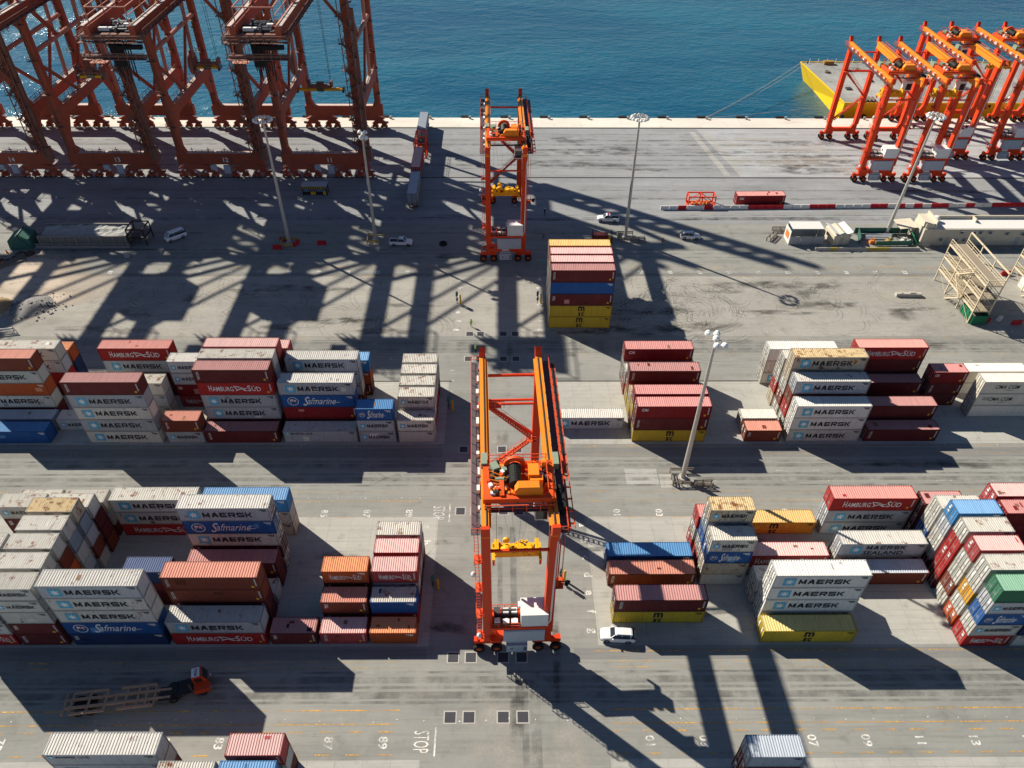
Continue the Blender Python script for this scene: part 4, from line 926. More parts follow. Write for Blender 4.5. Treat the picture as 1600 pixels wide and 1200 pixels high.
    for c in (-1, 1):
        g = MB(); x = c * 4.2; g.box(x, (YE + 36) / 2, ZG +0.00, 1.1, 36 - YE, 2.3); gg = g.build('girder', S_red, t)
        w = MB(); w.box(c * 4.6, (YE + 36) / 2, ZG +2.32, .9, 36 - YE, .08); w.box(c * 4.2, (YE + 36) / 2, ZG +2.40, .18, 36 - YE, .16); w.build('trolley_rail', S_pale, gg)
        h = MB(); h.box(c * 5.6, (YE + 36) / 2, ZG +0.50, 1.1, 36 - YE, .07); h.rail((c * 6.15, YE, ZG +0.56), (c * 6.15, 36, ZG +0.56), 1.15, .045, 2.0)
        for i in range(20): h.box(c * 5.2, YE + 2 + i * 3.7, ZG +0.20, 1.9, .14, .3)
        h.build('girder_walkway', S_dark, t)
        r = MB(); r.rail((c * 3.7, YE + 1, ZG +2.30), (c * 3.7, YE + 15, ZG +2.30), 3.0, .09, 7); r.build('guard_frame', S_red2, t)
    r = MB(); r.beam((-3.7, YE + 1, ZG +5.30), (3.7, YE + 1, ZG +5.30), .2, .2); r.beam((-3.7, YE + 8, ZG +5.30), (3.7, YE + 8, ZG +5.30), .2, .2); r.beam((-3.7, YE + 15, ZG +5.30), (3.7, YE + 15, ZG +5.30), .2, .2); r.build('guard_frame', S_red2, t)
    e = MB(); e.box(0, YE + .6, ZG -0.20, 11.4, 1.1, 1.0); e.box(0, YE - .6, ZG -0.40, 12.2, 1.2, .08); e.rail((-6.1, YE - 1.2, ZG -0.30), (6.1, YE - 1.2, ZG -0.30), 1.15, .07, 1.5); e.box(0, YE - .4, ZG - 3.2, 11.5, .5, .5); e.box(0, YE - 1.1, ZG - 3.3, 11.8, 1.0, .08); e.rail((-5.9, YE - 1.6, ZG - 3.2), (5.9, YE - 1.6, ZG - 3.2), 1.1, .06, 1.5); e.rail((-6.1, YE - 1.2, ZG -0.30), (-6.1, YE + 5, ZG -0.30), 1.15, .05, 1.5); e.rail((6.1, YE - 1.2, ZG -0.30), (6.1, YE + 5, ZG -0.30), 1.15, .05, 1.5)
    e.build('end_platform', S_dark, t)
    e = MB(); rnd = random.Random(5)
    e.box(0, YE + 5, ZG -0.10, 7.2, 8, .12)
    for i in range(34): e.box(rnd.uniform(-3.2, 3.2), YE + rnd.uniform(1.5, 8.5), ZG +0.00, rnd.uniform(.3, 1.3), rnd.uniform(.3, 1.2), rnd.uniform(.3, 1.5))
    for i in range(6): e.tube((rnd.uniform(-3, 0), YE + 2 + i, ZG +1.10), (rnd.uniform(0, 3), YE + 2 + i, ZG +1.10), .25, 8)
    for i in range(4): e.lathe((rnd.uniform(-2.5, 2.5), YE + 3 + i * 1.4, ZG +0.90), (1, 0, 0), [(0, .05), (0, .7), (.25, .7), (.25, .05)], 12)
    e.build('sheave_machinery', M_steel, t)
    e = MB(); e.box(-1.6, YE + 2.2, ZG + .9, 2.6, .7, .6); e.build('machinery_cover', M_boxw, t); e = MB(); e.box(1.8, YE + 4.2, ZG + 1.1, 1.2, .8, .5); e.build('machinery_cover', M_boxw, t)
    e = MB(); e.box(-4.3, YE + 1.5, ZG -4.50, 3.2, 2.6, .08)
    for (a, b_) in ((-5.8, .3), (-2.8, .3), (-5.8, 2.7), (-2.8, 2.7)): e.box(a, YE + b_, ZG -4.50, .12, .12, 4.4)
    e.rail((-5.9, YE + .2, ZG -4.42), (-2.7, YE + .2, ZG -4.42), 1.1, .045, 1); e.rail((-5.9, YE + .2, ZG -4.42), (-5.9, YE + 2.8, ZG -4.42), 1.1, .045, 1); e.build('hanging_platform', S_red2, t)
    # hanging cable chains below the girders
    e = MB(); e.box(-1.2, YE + 3, ZG -5.90, 2.0, 1.2, 5.6); e.box(1.6, YE + 2.4, ZG -2.50, 5.0, .9, .7)
    for i in range(9): e.tube((-2.2 + i * .5, YE + 2.4, ZG -0.30), (-1.9 + i * .42, YE + 2.5, ZG -6.60 - (i % 3)), .13, 5)
    e.build('cable_chain', M_tyre, t)
    # machinery house between the legs, apex frame and raised boom
    e = MB(); e.box(0, 17, ZG + 2.6, 10.5, 16, 6.0); e.prism([(-5.3, ZG + 8.6), (5.3, ZG + 8.6), (0, ZG + 9.8)], 'y', 8.8, 25.2); e.build('machinery_house', S_red2, t)
    for c in (-1, 1):
        b = MB(); b.beam((c * 8.5, Y1, ZG), (c * 2.6, Y1 + 1, 76), 1.7, 1.7, 1.2, 1.2); b.build('apex_leg', S_red, t)
        b = MB(); b.beam((c * 2.6, Y1 + 1, 75.5), (c * 4.2, -6, ZG + 2.3), .8, .8); b.build('back_stay', S_red, t)
        b = MB(); b.beam((c * 2.6, Y1 + 1, 75.5), (c * 4.2, YE + 14, ZG + 2.3), .5, .5); b.build('back_stay', S_red, t)
        b = MB(); b.beam((c * 4.2, 37.5, ZG + 2.0), (c * 3.6, 47.0, 103), 1.9, 2.6, 1.4, 1.8); b.beam((c * 5.9, 37.2, ZG + 2.0), (c * 5.0, 46.6, 102), 1.2, .3); b.build('raised_boom', S_red, t)
    for i in range(14):
        a = i / 14; b = MB(); b.beam((-3.6 + a * .5, 38 + a * 9, ZG + 4 + a * 52), (3.6 - a * .5, 38 + a * 9, ZG + 4 + a * 52), .9, .9); b.build('boom_tie', S_red, t)
    b = MB(); b.box(0, Y1 + 1, 75.5, 7.2, 1.8, 2.0); b.build('apex_head', S_red, t)
    # cable reel on the left portal beam
    e = MB(); e.lathe((-X - .9, 24.5, 21.2), (1, 0, 0), [(0, .3), (0, 3.0), (.12, 3.05), (.5, 3.05), (.62, 3.0), (.62, .3), (0, .3)], 30)
    for i in range(24):
        a = i * math.pi / 12; e.beam((-X - .93, 24.5 + math.cos(a) * .5, 21.2 + math.sin(a) * .5), (-X - .93, 24.5 + math.cos(a) * 2.95, 21.2 + math.sin(a) * 2.95), .08, .12)
    e.build('cable_reel', S_dark, t)
    # stair tower and hoses wound round the right land leg, lift car at its foot
    s = MB(); xs = X + .0; ys = -1.5
    for i in range(12):
        z = 7.2 + i * 3.0; a = 1 if i % 2 else -1
        s.stairs((xs - a * 1.25, ys, z), (xs + a * 1.25, ys, z + 3.0), .75, (0, 1, 0))
        s.box(xs + a * 1.6, ys, z + 2.95, .9, 1.3, .06); s.rail((xs + a * 2.0, ys - .6, z + 3.0), (xs + a * 2.0, ys + .6, z + 3.0), 1.1, .04, .6)
    s.build('stairway', S_dark, t)
    e = MB()
    for i in range(11):
        z = 7 + i * 3.1; e.beam((xs - 1.25, ys - .6, z), (xs + 1.25, ys - .6, z + 2.9), .16, .16); e.beam((xs + 1.25, ys + .95, z), (xs + 1.25, ys + 2.3, z + 2.8), .14, .14); e.beam((xs + 1.3, ys - .6, z), (xs + 1.3, ys + .7, z), .14, .14); e.beam((xs - 1.3, ys - .6, z), (xs - 1.3, ys + .7, z), .14, .14)
        e.beam((xs - 1.0, ys - .65, z + 2.9), (xs + 1.0, ys - .65, z), .1, .1)
    for x in (-1.3, 1.3): e.beam((xs + x, ys - .6, 6.9), (xs + x, ys - .6, 45.5), .2, .2)
    e.build('lattice', S_dark, t)
    e = MB(); e.box(xs + 1.7, ys + .4, 5.4, 1.6, 1.7, 3.4); e.box(xs + 1.75, ys + .4, 8.8, .8, .9, 33); e.build('lift_shaft', S_dark, t)
    for k in range(3):
        e = MB(); n = 60; pts = []
        for i in range(n):
            a = i * .42 + k * 2; pts.append((xs - .2 + 1.15 * math.cos(a) * .9, ys + .9 + 1.3 * math.sin(a), 9 + k * 9 + i * .13 + .25 * math.sin(a * .5)))
        for i in range(n - 1): e.tube(pts[i], pts[i + 1], .06, 4, caps=False)
        e.build('hose', M_rope, t)
    for (x, y) in ((-X, -1.05), (-X, Y1 - 1.05), (X, Y1 - 1.05)):
        s = MB(); s.ladder((x - .3, y, 7.2), (x - .3, y, 44), .6, (1, 0, 0), .05, .8)
        for z in (14, 22, 30, 38): s.box(x, y - .3, z, 2.2, 1.0, .08); s.rail((x - 1.1, y - .8, z), (x + 1.1, y - .8, z), 1.1, .05, .8)
        s.build('ladder', S_dark, t)
    rnd = random.Random(21); s = MB()
    for k in range(26): s.box(rnd.choice((-X, X)) + rnd.uniform(-.9, .9), rnd.choice((-1.1, Y1 - 1.1)), rnd.uniform(8, 44), rnd.uniform(.3, .9), .4, rnd.uniform(.3, 1.2))
    s.build('junction_box', S_dark, t)
    for c in (-1, 1):
        s = MB(); s.rail((c * 5.6, -1.2, 6.95), (c * 1.0, -1.2, 6.95), 1.1, .05, 1.2); s.build('handrail', S_dark, t)
    # small equipment under the land sill and white cabinets
    e = MB(); e.box(1.2, -.9, 1.6, 1.6, .5, 2.2); e.box(-2.2, -.9, 2.6, 1.5, .4, 1.3); e.build('cabinet', M_box, t)
    e = MB()
    for i in range(8): e.box(-10 + i * 2.7 + .3 * math.sin(i * 3), -.7, 1.9 + .3 * math.cos(i * 2), .5, .5, .4)
    e.build('rail_clamp', M_boxw, t)
    e = MB()
    for i in range(4): e.box(-7 + i * 4.2, 0, 6.95, .12, .12, 1.3); e.box(-7 + i * 4.2, 0, 7.6, .9, .1, .1)
    e.build('guard_post', M_steel, t)
    return t
sts = build_sts()
def sts_spreader(t, x, y, z, L):
    sp = bpy.data.objects.new('spreader', None); COL.objects.link(sp); sp.parent = t
    m = MB(); m.box(x, y - .45, z, L, .3, .5); m.box(x, y + .45, z, L, .3, .5); m.build('spreader_frame', M_spr, sp)
    m = MB()
    for s in (-1, 1): m.box(x + s * (L / 2 - .15), y, z - .3, .42, 2.5, .9); m.box(x + s * (L / 2 - .05), y - 1.1, z - .2, .3, .3, 1.5)
    m.box(x, y, z - .1, 1.8, 1.6, .9); m.build('end_beam', M_steel, sp)
    m = MB(); m.box(x, y, z + .9, 6.2, 1.5, .5)
    for s in (-1, 1): m.box(x + s * 3, y, z + .9, .5, 2.2, 1.6)
    m.rail((x - 3, y - .8, z + 1.4), (x + 3, y - .8, z + 1.4), 1.0, .05, .9); m.box(x, y, z + 1.3, 1.8, 1.2, .9); m.build('headblock', S_dark, sp)
    m = MB()
    for s in (-1, 1):
        for q in (-.5, .5): m.tube((x + s * 2.9, y + q, z + 2.3), (x + s * 2.7, y + q * 2, 46.2), .05, 4)
    m.build('hoist_rope', M_rope, sp)
STS = [(-45.6, '11', (-3.2, 20.5, 15.3, 12.6)), (-72.6, '12', (-3.5, 16, 22.6, 6.4)), (-100.4, '13', (-1, 5.5, 24, 6.4)), (-127.6, '14', None), (-156.0, '15', None)]  # last crane stands out of view, added for its shadow
for i, (x, num, sp) in enumerate(STS):
    o = sts if i == 0 else copy_tree(sts)
    STS[i] = (x, num, sp, o)
for i, (x, num, sp, o) in enumerate(STS):
    o.location = (x, 184.6, 0); o['label'] = {'11': 'rust-red quay crane numbered eleven, end crane of the row beside loaded trailers', '12': 'rust-red quay crane numbered twelve, second crane from the loaded trailers', '13': 'rust-red quay crane numbered thirteen, third crane from the loaded trailers', '14': 'rust-red quay crane numbered fourteen, behind the green netted shed', '15': 'rust-red quay crane numbered fifteen, out of view, added for its shadow'}[num]; o['group'] = 'ship-to-shore quay cranes'
    put('lettering', text_mesh(num, 1.7, .03, 1.0, 0, K_white), o, (1.2, -.87, 5.2), (math.pi / 2, 0, 0))
    if sp: sts_spreader(o, *sp)
    if num in ('13', '14'): e = MB(); e.box(0, -10.5, 48.6, 10.5, 12, 4.6); e.box(0, -10.5, 48.3, 12, 14, .3); e.build('electrical_or_shadow_house', S_red2, o)  # unseen house added on the backreach only to widen the cast shadow
# ================================================================== LIGHT MASTS
M_mast = flat('mast_galvanised', (.52, .50, .46), .45, .3); M_brown = flat('guard_beam_dull', (.19, .165, .14), .7); M_gy = flat('guard_beam_yellow', (.48, .33, .10), .6)
M_jred = flat('barrier_red', (.50, .022, .03), .55); M_jwhite = flat('barrier_white', (.74, .72, .69), .6); M_conc2 = flat('cast_concrete', (.45, .42, .37), .85); M_jyel = flat('barrier_yellow', (.50, .38, .08), .6)
def mast(x, y, h, label, head='ring', base='rails', lean=(0, 0), short=''):
    t = thing('light_mast', label, 'light mast', (x, y, 0), 0, 'yard light masts')
    p = MB(); p.tube((0, 0, .3), (lean[0], lean[1], h), .42, 12, .19); p.tube((0, 0, .0), (0, 0, .45), .75, 12); p.build('pole', M_mast, t)
    hx, hy = lean
    if head == 'ring':
        r = MB()
        for i in range(16): a, b_ = 2 * math.pi * i / 16, 2 * math.pi * (i + 1) / 16; r.beam((hx + 1.5 * math.cos(a), hy + 1.5 * math.sin(a), h), (hx + 1.5 * math.cos(b_), hy + 1.5 * math.sin(b_), h), .1, .1)
        for i in range(4): a = math.pi / 2 * i; r.beam((hx, hy, h - .05), (hx + 1.5 * math.cos(a), hy + 1.5 * math.sin(a), h), .1, .1)
        r.build('lamp_ring', M_mast, t); n = 12
        for i in range(n):
            a = 2 * math.pi * i / n; m = MB(); c = (hx + 1.75 * math.cos(a), hy + 1.75 * math.sin(a), h - .35)
            m.lathe(c, (-.5 * math.cos(a), -.5 * math.sin(a), 1), [(-.1, .02), (-.12, .36), (.15, .34), (.42, .16), (.55, .02)], 10); m.build('lamp', M_lamp, t)
    else:
        r = MB(); r.beam((hx - .5, hy - 1.3, h - .1), (hx + .2, hy + 1.3, h - .1), .14, .14); r.beam((hx - .9, hy, h - .3), (hx + .9, hy, h - .3), .14, .14); r.build('lamp_arm', M_mast, t)
        for (dx, dy) in ((-.75, 1.5), (.45, 1.4), (.15, .35), (-.1, -1.3), (.95, -1.3)):
            m = MB(); m.lathe((hx + dx, hy + dy, h - .1), (.1 * dx, .3 * dy, 1), [(-.3, .02), (-.3, .5), (0, .48), (.3, .25), (.42, .02)], 10); m.build('lamp', M_lamp, t)
    g = None
    if base in ('rails', 'yrails'):
        for i, (ax, ay, bx, by) in enumerate(((-1.8, 1.4, 1.9, 1.4), (-1.8, -1.5, 1.0, -1.5), (-1.8, -1.4, -1.8, 1.3), (1.6, -1.2, 4.4, -1.1), (1.6, -1.9, 4.4, -1.9))[:(5 if base == 'rails' else 3)]):
            q = thing('guard_rail', {'rails': 'low weathered guard frame', 'yrails': 'low yellow guard frame'}[base] + ' ' + ('behind', 'in front of', 'across one side of', 'set apart beside', 'outermost beside')[i] + ' ' + short, 'guard rail', (x, y, 0), 0, 'guard frames round mast feet')
            m = MB(); mat = M_brown if base == 'rails' else M_gy
            for z in (.55, .95): m.beam((ax, ay, z), (bx, by, z), .1, .22)
            for k in (0, .5, 1): m.box(ax + (bx - ax) * k, ay + (by - ay) * k + .0, 0.01, .16, .16, 1.05)
            m.build('rail', mat, q)
    return t
mast(29.1, 79.5, 28.6, 'pale light mast with four lamps in the middle of the yard road', 'cross', 'rails', (0, 0), 'the middle-road mast foot')
mast(-48.9, 151.0, 29.6, 'tall light mast rising before the quay cranes, red barriers at its foot', 'ring', 'yrails', (0, 0), 'the red-barrier mast foot')
mast(-29.2, 152.6, 25.6, 'slim light mast standing near the white parked pickup', 'small', 'yrails', (0, 0), 'the slim mast foot')
mast(29.1, 153.8, 29.0, 'light mast with ring of lamps near the tall container stack', 'ring', 'rails', (0, 0), 'the tall-stack mast foot')
mast(91.5, 155.9, 28.6, 'light mast rising from the green-fenced scrap bay', 'ring', 'none', (1.0, 0))

# ================================================================== ROAD BARRIERS
def jersey_mesh(L=2.08, h=1.0):
    m = MB(); pr = [(-.3, .0), (.3, 0), (.26, .25), (.13, .4), (.1, h), (-.1, h), (-.13, .4), (-.26, .25)]
    m.prism(pr, 'x', -L / 2, L / 2); return m.mesh('barrier')
def ORDW(n):
    a = 'first second third fourth fifth sixth seventh eighth ninth tenth eleventh twelfth thirteenth fourteenth fifteenth sixteenth seventeenth eighteenth nineteenth'.split()
    if n < 20: return a[n - 1]
    t_, u = divmod(n, 10); w = ('twenty', 'thirty', 'forty')[t_ - 2]; return (w[:-1] + 'ieth') if u == 0 else w + '-' + a[u - 1]
JM = jersey_mesh(); JM.materials.append(None); JS = jersey_mesh(1.75, .7); JS.materials.append(None)
pat = 'WRWRWWWWRRRRWWRRWRRRWWWRRWWRWRWWRRWWRWRRRWR'
pat = 'WWRWWRWWWWRRRRWWWRRRWWWWRRWRWRWRRWWRWWRRRRW'
for i, ch in enumerate(pat):
    x = 40.6 + i * 2.2
    b = put('road_barrier', JM, None, (x, 167.5 + i * .045, .005), (0, 0, random.uniform(-.03, .03)), [M_jred if ch == 'R' else M_jwhite])
    cw = 'red' if ch == 'R' else 'white'
    nth = ORDW(i + 1)
    tag(b, '%s plastic road barrier, %s from the end near the orange lifting frame' % (cw, nth), 'barrier', 'red and white barriers along the quay road')
for i in range(14):
    x = 73.0 + i * 1.72; y_ = i in (2, 7, 8, 9)
    b = put('road_barrier', JS, None, (x, 148.5, .005), (0, 0, 0), [M_jyel if y_ else M_conc2])
    tag(b, 'low %s concrete block, %s of the row before the site huts' % ('yellow' if y_ else 'grey', ORDW(i + 1)), 'barrier', 'low concrete blocks before the site huts')
for i, (x, y, rz, lb) in enumerate(((-50.4, 152.6, .2, 'behind the tall mast foot'), (-51.2, 149.0, .0, 'before the tall mast foot'), (-47.2, 150.8, 1.2, 'on the far side of the tall mast foot'), (-41.4, 150.9, .05, 'alone between the two masts'), (111, 138.3, .1, 'under the second cream scaffold tower'), (104.2, 120.4, .1, 'beside the cream scaffold tower with the green skip'))):
    tag(put('road_barrier', JM, None, (x, y, .005), (0, 0, rz), [M_jred]), 'red plastic barrier standing ' + lb, 'barrier', 'single red barriers')

# ================================================================== VEHICLES
V_white = flat('vehicle_white', (.80, .80, .80), .25, 0, None, .6); V_silver = flat('vehicle_van_white', (.82, .83, .84), .3, 0, None, .6)
V_head = flat('headlight', (.75, .78, .8), .1, .3); V_tail = flat('tail_light', (.4, .015, .015), .25); V_trim = flat('black_trim', (.025, .025, .027), .5)
_ct, _cr = wheel_mesh(.36, .24); _cr.materials.append(flat('alloy_rim', (.30, .30, .31), .35, .6))
def ring(x, zb, zt, wb, wt, sh=.12):
    """closed cross-section at x with softened shoulders"""
    return [(x, -wb + sh * .4, zb), (x, wb - sh * .4, zb), (x, wb, zb + sh), (x, wb, zb + (zt - zb) * .55), (x, wt, zt - sh * .6), (x, wt - sh, zt), (x, -wt + sh, zt), (x, -wt, zt - sh * .6), (x, -wb, zb + (zt - zb) * .55), (x, -wb, zb + sh)]
def car(kind, x, y, rz, label, cat, body=None, open_door=False, beacon=False):
    body = body or V_white
    t = thing({'suv': 'parked_car', 'pickup': 'pickup_truck', 'van': 'minibus'}[kind], label, cat, (x, y, .008), rz)
    if kind == 'suv':
        L = 4.6; W = .93; pr = [(2.3, .42, .62, .62, .55), (2.22, .30, .82, .80, .72), (1.9, .26, .98, .90, .80), (1.1, .24, 1.08, .93, .84), (.2, .24, 1.1, W, .87), (-1.2, .24, 1.1, W, .87), (-2.0, .27, 1.08, .91, .84), (-2.25, .34, 1.0, .84, .78), (-2.32, .45, .8, .78, .7)]
        cab = [(.98, 1.04, 1.10, .80, .76), (.35, 1.05, 1.56, .86, .66), (-.2, 1.05, 1.66, .87, .66), (-1.4, 1.05, 1.64, .86, .65), (-2.0, 1.05, 1.42, .84, .62), (-2.2, 1.04, 1.10, .80, .70)]; roof = (.42, -1.85, 1.665); ax = (1.42, -1.38)
    elif kind == 'pickup':
        L = 5.3; pr = [(2.65, .5, .72, .7, .62), (2.55, .38, .95, .86, .78), (2.1, .34, 1.12, .93, .84), (1.2, .34, 1.2, .94, .86), (.2, .34, 1.2, .94, .87), (-.75, .34, 1.2, .94, .87), (-.8, .34, .92, .94, .87), (-2.55, .36, .92, .93, .86), (-2.62, .45, .85, .9, .82)]
        cab = [(1.2, 1.14, 1.22, .82, .78), (.55, 1.16, 1.72, .87, .68), (0, 1.16, 1.82, .87, .68), (-.5, 1.16, 1.80, .87, .68), (-.72, 1.15, 1.24, .86, .80)]; roof = (.6, -.55, 1.83); ax = (1.75, -1.55)
    else:
        L = 4.8; pr = [(2.4, .45, .7, .72, .66), (2.32, .34, 1.0, .86, .80), (2.0, .3, 1.2, .9, .86), (1.2, .28, 1.3, .93, .9), (-1.5, .28, 1.3, .93, .9), (-2.35, .3, 1.28, .92, .88), (-2.42, .4, 1.2, .9, .84)]
        cab = [(2.0, 1.14, 1.26, .82, .80), (1.35, 1.25, 1.95, .9, .76), (.8, 1.25, 2.08, .91, .78), (-1.9, 1.25, 2.08, .91, .78), (-2.3, 1.25, 1.9, .9, .76), (-2.4, 1.22, 1.3, .86, .82)]; roof = (1.35, -2.2, 2.09); ax = (1.55, -1.35)
    b = MB(); b.loft([ring(*p) for p in pr]); bo = b.build('body', body, t, True)
    if kind == 'pickup':
        f = MB(); f.box(-1.66, 0, .925, 1.75, 1.6, .012); f.build('cargo_bed', V_trim, t)
        f = MB(); f.box(-1.66, .88, .9, 1.8, .1, .32); f.box(-1.66, -.88, .9, 1.8, .1, .32); f.box(-2.57, 0, .9, .1, 1.7, .32); f.build('bed_wall', body, t)
    c = MB(); c.loft([ring(a, zb, zt, wb, wt, .08) for a, zb, zt, wb, wt in cab]); c.build('windows', glass(), t, False)
    r = MB(); x0, x1, z = roof; wt = cab[2][4] - .02
    r.loft([[(xx, -w_, zz - .05), (xx, w_, zz - .05), (xx, w_ - .07, zz), (xx, -w_ + .07, zz)] for xx, w_, zz in ((x0, wt - .05, z - .05), (x0 - .25, wt, z), ((x0 + x1) / 2, wt + .01, z + .02), (x1 + .2, wt, z - .01), (x1, wt - .06, z - .07))]); r.build('roof', body, t, False)
    pl = MB()
    for s in (-1, 1):
        for xa in ((x0 - .9, x1 + .25) if kind != 'pickup' else (x0 - .6, x1 + .02)): pl.beam((xa, s * (cab[2][3] + .005), 1.1 if kind != 'van' else 1.27), (xa - .02, s * (wt + .03), z - .04), .1, .05, up=(0, 1, 0))
        xf, zf = cab[0][0], cab[0][1]; pl.beam((xf + .02, s * (cab[0][3] - .02), zf + .05), (x0, s * (wt - .03), z - .06), .09, .08)
    pl.build('pillar', body, t)
    for s in (-1, 1):
        m = MB(); m.box(cab[0][0] - .25, s * (cab[1][3] + .14), 1.08 if kind != 'van' else 1.4, .16, .22, .15); m.build('mirror', body, t)
        m = MB(); xh = pr[1][0] - .12; m.box(xh + .06, s * .62, pr[1][2] - .22, .25, .3, .14); m.build('headlight', V_head, t)
        xt = pr[-2][0]; m = MB(); m.box(xt - .03, s * .74, .75 if kind == 'pickup' else .9, .12, .14, .22); m.build('tail_light', V_tail, t)
        for a in ax:
            w = put('wheel', _ct, t, (a, s * .83, .36)); put('rim', _cr, w)
            m = MB(); n = 12; vs = []
            for i in range(n + 1): q = math.pi * i / n; vs += [(a + .43 * math.cos(q), s * .945, .36 + .43 * math.sin(q)), (a + .30 * math.cos(q), s * .945, .36 + .30 * math.sin(q))]
            m.add(vs, [(2 * i, 2 * i + 1, 2 * i + 3, 2 * i + 2) for i in range(n)]); m.build('wheel_arch', V_trim, t)
    m = MB(); m.box(pr[0][0] - .02, 0, .40, .08, 1.2, .2); m.build('grille', V_trim, t)
    if open_door: m = MB(); m.box(.15, -1.38, .45, .07, .95, .7, -.15); m.build('open_door', body, t)
    if beacon: m = MB(); m.box(.1, 0, z + .02, .3, 1.1, .14); m.build('light_bar', V_tail, t)
    if kind == 'suv':
        for s in (-1, 1): m = MB(); m.beam((.2, s * .58, z + .05), (-1.6, s * .58, z + .04), .05, .06); m.build('roof_rail', V_trim, t)
    return t
car('suv', 15.35, 51.75, math.pi - .06, 'white car parked beside the painted letter g', 'car')
car('pickup', -23.1, 150.9, -.02, 'white pickup parked on the road near the slim mast', 'pickup')
car('pickup', 25.9, 161.8, math.pi - .08, 'white pickup with red roof light driving near the ring-lamp mast', 'pickup', None, False, True)
car('suv', 44.3, 153.8, -.05, 'white car standing with its side door open on the quay road', 'car', None, True)
car('van', -75.8, 153.4, R(222), 'white minibus parked askew in the quay crane shadow', 'minibus', V_silver)

# ---- terminal tractor with skeletal trailer
T_rust = paint('trailer_rust', (.36, .24, .17), .7, .5, .35, var=.05); T_or = paint('truck_orange', (.50, .055, .015), .45, .35, .06, var=.03)
def tractor(x, y, rz, label, plate=None):
    t = thing('terminal_tractor', label, 'truck', (x, y, .008), rz)
    m = MB(); m.box(.55, 0, .7, 4.9, 1.0, .35); m.box(.2, 0, 1.05, 2.4, 1.9, .12); m.box(-.9, 0, 1.1, 1.2, 1.2, .22); m.build('chassis', V_trim, t)
    m = MB(); m.prism([(1.75, .75), (3.25, .75), (3.35, 1.7), (2.95, 2.95), (1.75, 2.95)], 'y', -.2, 1.2); m.prism([(1.75, .75), (3.55, .75), (3.6, 1.5), (1.75, 1.6)], 'y', -1.2, -.2); c = m.build('cab', T_or, t)
    m = MB(); m.prism([(3.34, 1.78), (3.41, 1.82), (3.07, 2.85), (3.0, 2.85)], 'y', -.1, 1.1); m.box(2.4, 1.21, 1.7, .9, .03, .9); m.box(2.4, -.21, 1.75, .9, .03, .9); m.build('window', glass(), c)
    m = MB(); m.box(2.25, .5, 2.955, .95, 1.25, .012); r = m.build('roof_plate', M_boxw, c)
    if plate: put('lettering', text_mesh(plate, .48, .015, 1.0, 0, K_black), c, (2.25, .5, 2.972), (0, 0, -math.pi / 2))
    for a in (2.6, -.9):
        for s in (-1, 1): w = put('wheel', _tt, t, (a, s * 1.0, .52)); put('rim', _tr, w)
    m = MB(); m.box(3.55, -.9, .9, .12, .3, .16); m.box(3.55, .9, .9, .12, .3, .16); m.build('headlight', V_head, t)
    m = MB(); m.tube((1.5, -.9, 1.0), (1.5, -.9, 2.9), .1, 8); m.build('exhaust', M_steel, t)
    return t
_tt, _tr = wheel_mesh(.52, .34); _tr.materials.append(M_steel)
def trailer(x, y, rz, label, L=12.6):
    t = thing('skeletal_trailer', label, 'trailer', (x, y, .008), rz)
    for s in (-1, 1):
        m = MB(); m.beam((-L / 2, s * .5, 1.25), (L / 2, s * .5, 1.25), .26, .34); m.build('main_rail', T_rust, t)
        m = MB(); m.beam((-L / 2 + .9, s * 1.3, 1.35), (-L / 2 + 5.0, s * 1.3, 1.35), .28, .26); m.build('side_rail', T_rust, t)
        m = MB(); m.beam((.2, s * 1.3, 1.35), (4.4, s * 1.3, 1.35), .28, .26); m.build('side_rail', T_rust, t)
        for a in (-L / 2 + 1.6, -L / 2 + 3.0): w = put('wheel', _tt, t, (a, s * .95, .52)); put('rim', _tr, w)
    for i, a in enumerate((-6.2, -5.4, -3.4, -1.4, -.2, 1.0, 2.4, 3.4, 4.4)):
        m = MB(); wd = 2.7 if i in (0, 1, 2, 3, 5, 6, 7, 8) else 1.1; m.beam((a, -wd / 2, 1.3), (a, wd / 2, 1.3), .24, .2); m.build('cross_member', T_rust, t)
    m = MB(); m.box(L / 2 - .6, 0, 1.15, 1.6, 1.7, .18); m.box(-L / 2 + 2.3, 0, .6, 2.6, 1.0, .3); m.box(4.0, .8, .1, .15, .15, 1.1); m.box(4.0, -.8, .1, .15, .15, 1.1); m.build('running_gear', V_trim, t)
    return t
trailer(-47.0, 43.1, .115, 'empty rusty skeletal trailer coupled behind the orange-cabbed truck')
tractor(-39.9, 44.5, .28, 'orange-cabbed terminal truck turning with an empty skeletal trailer', 'T330')
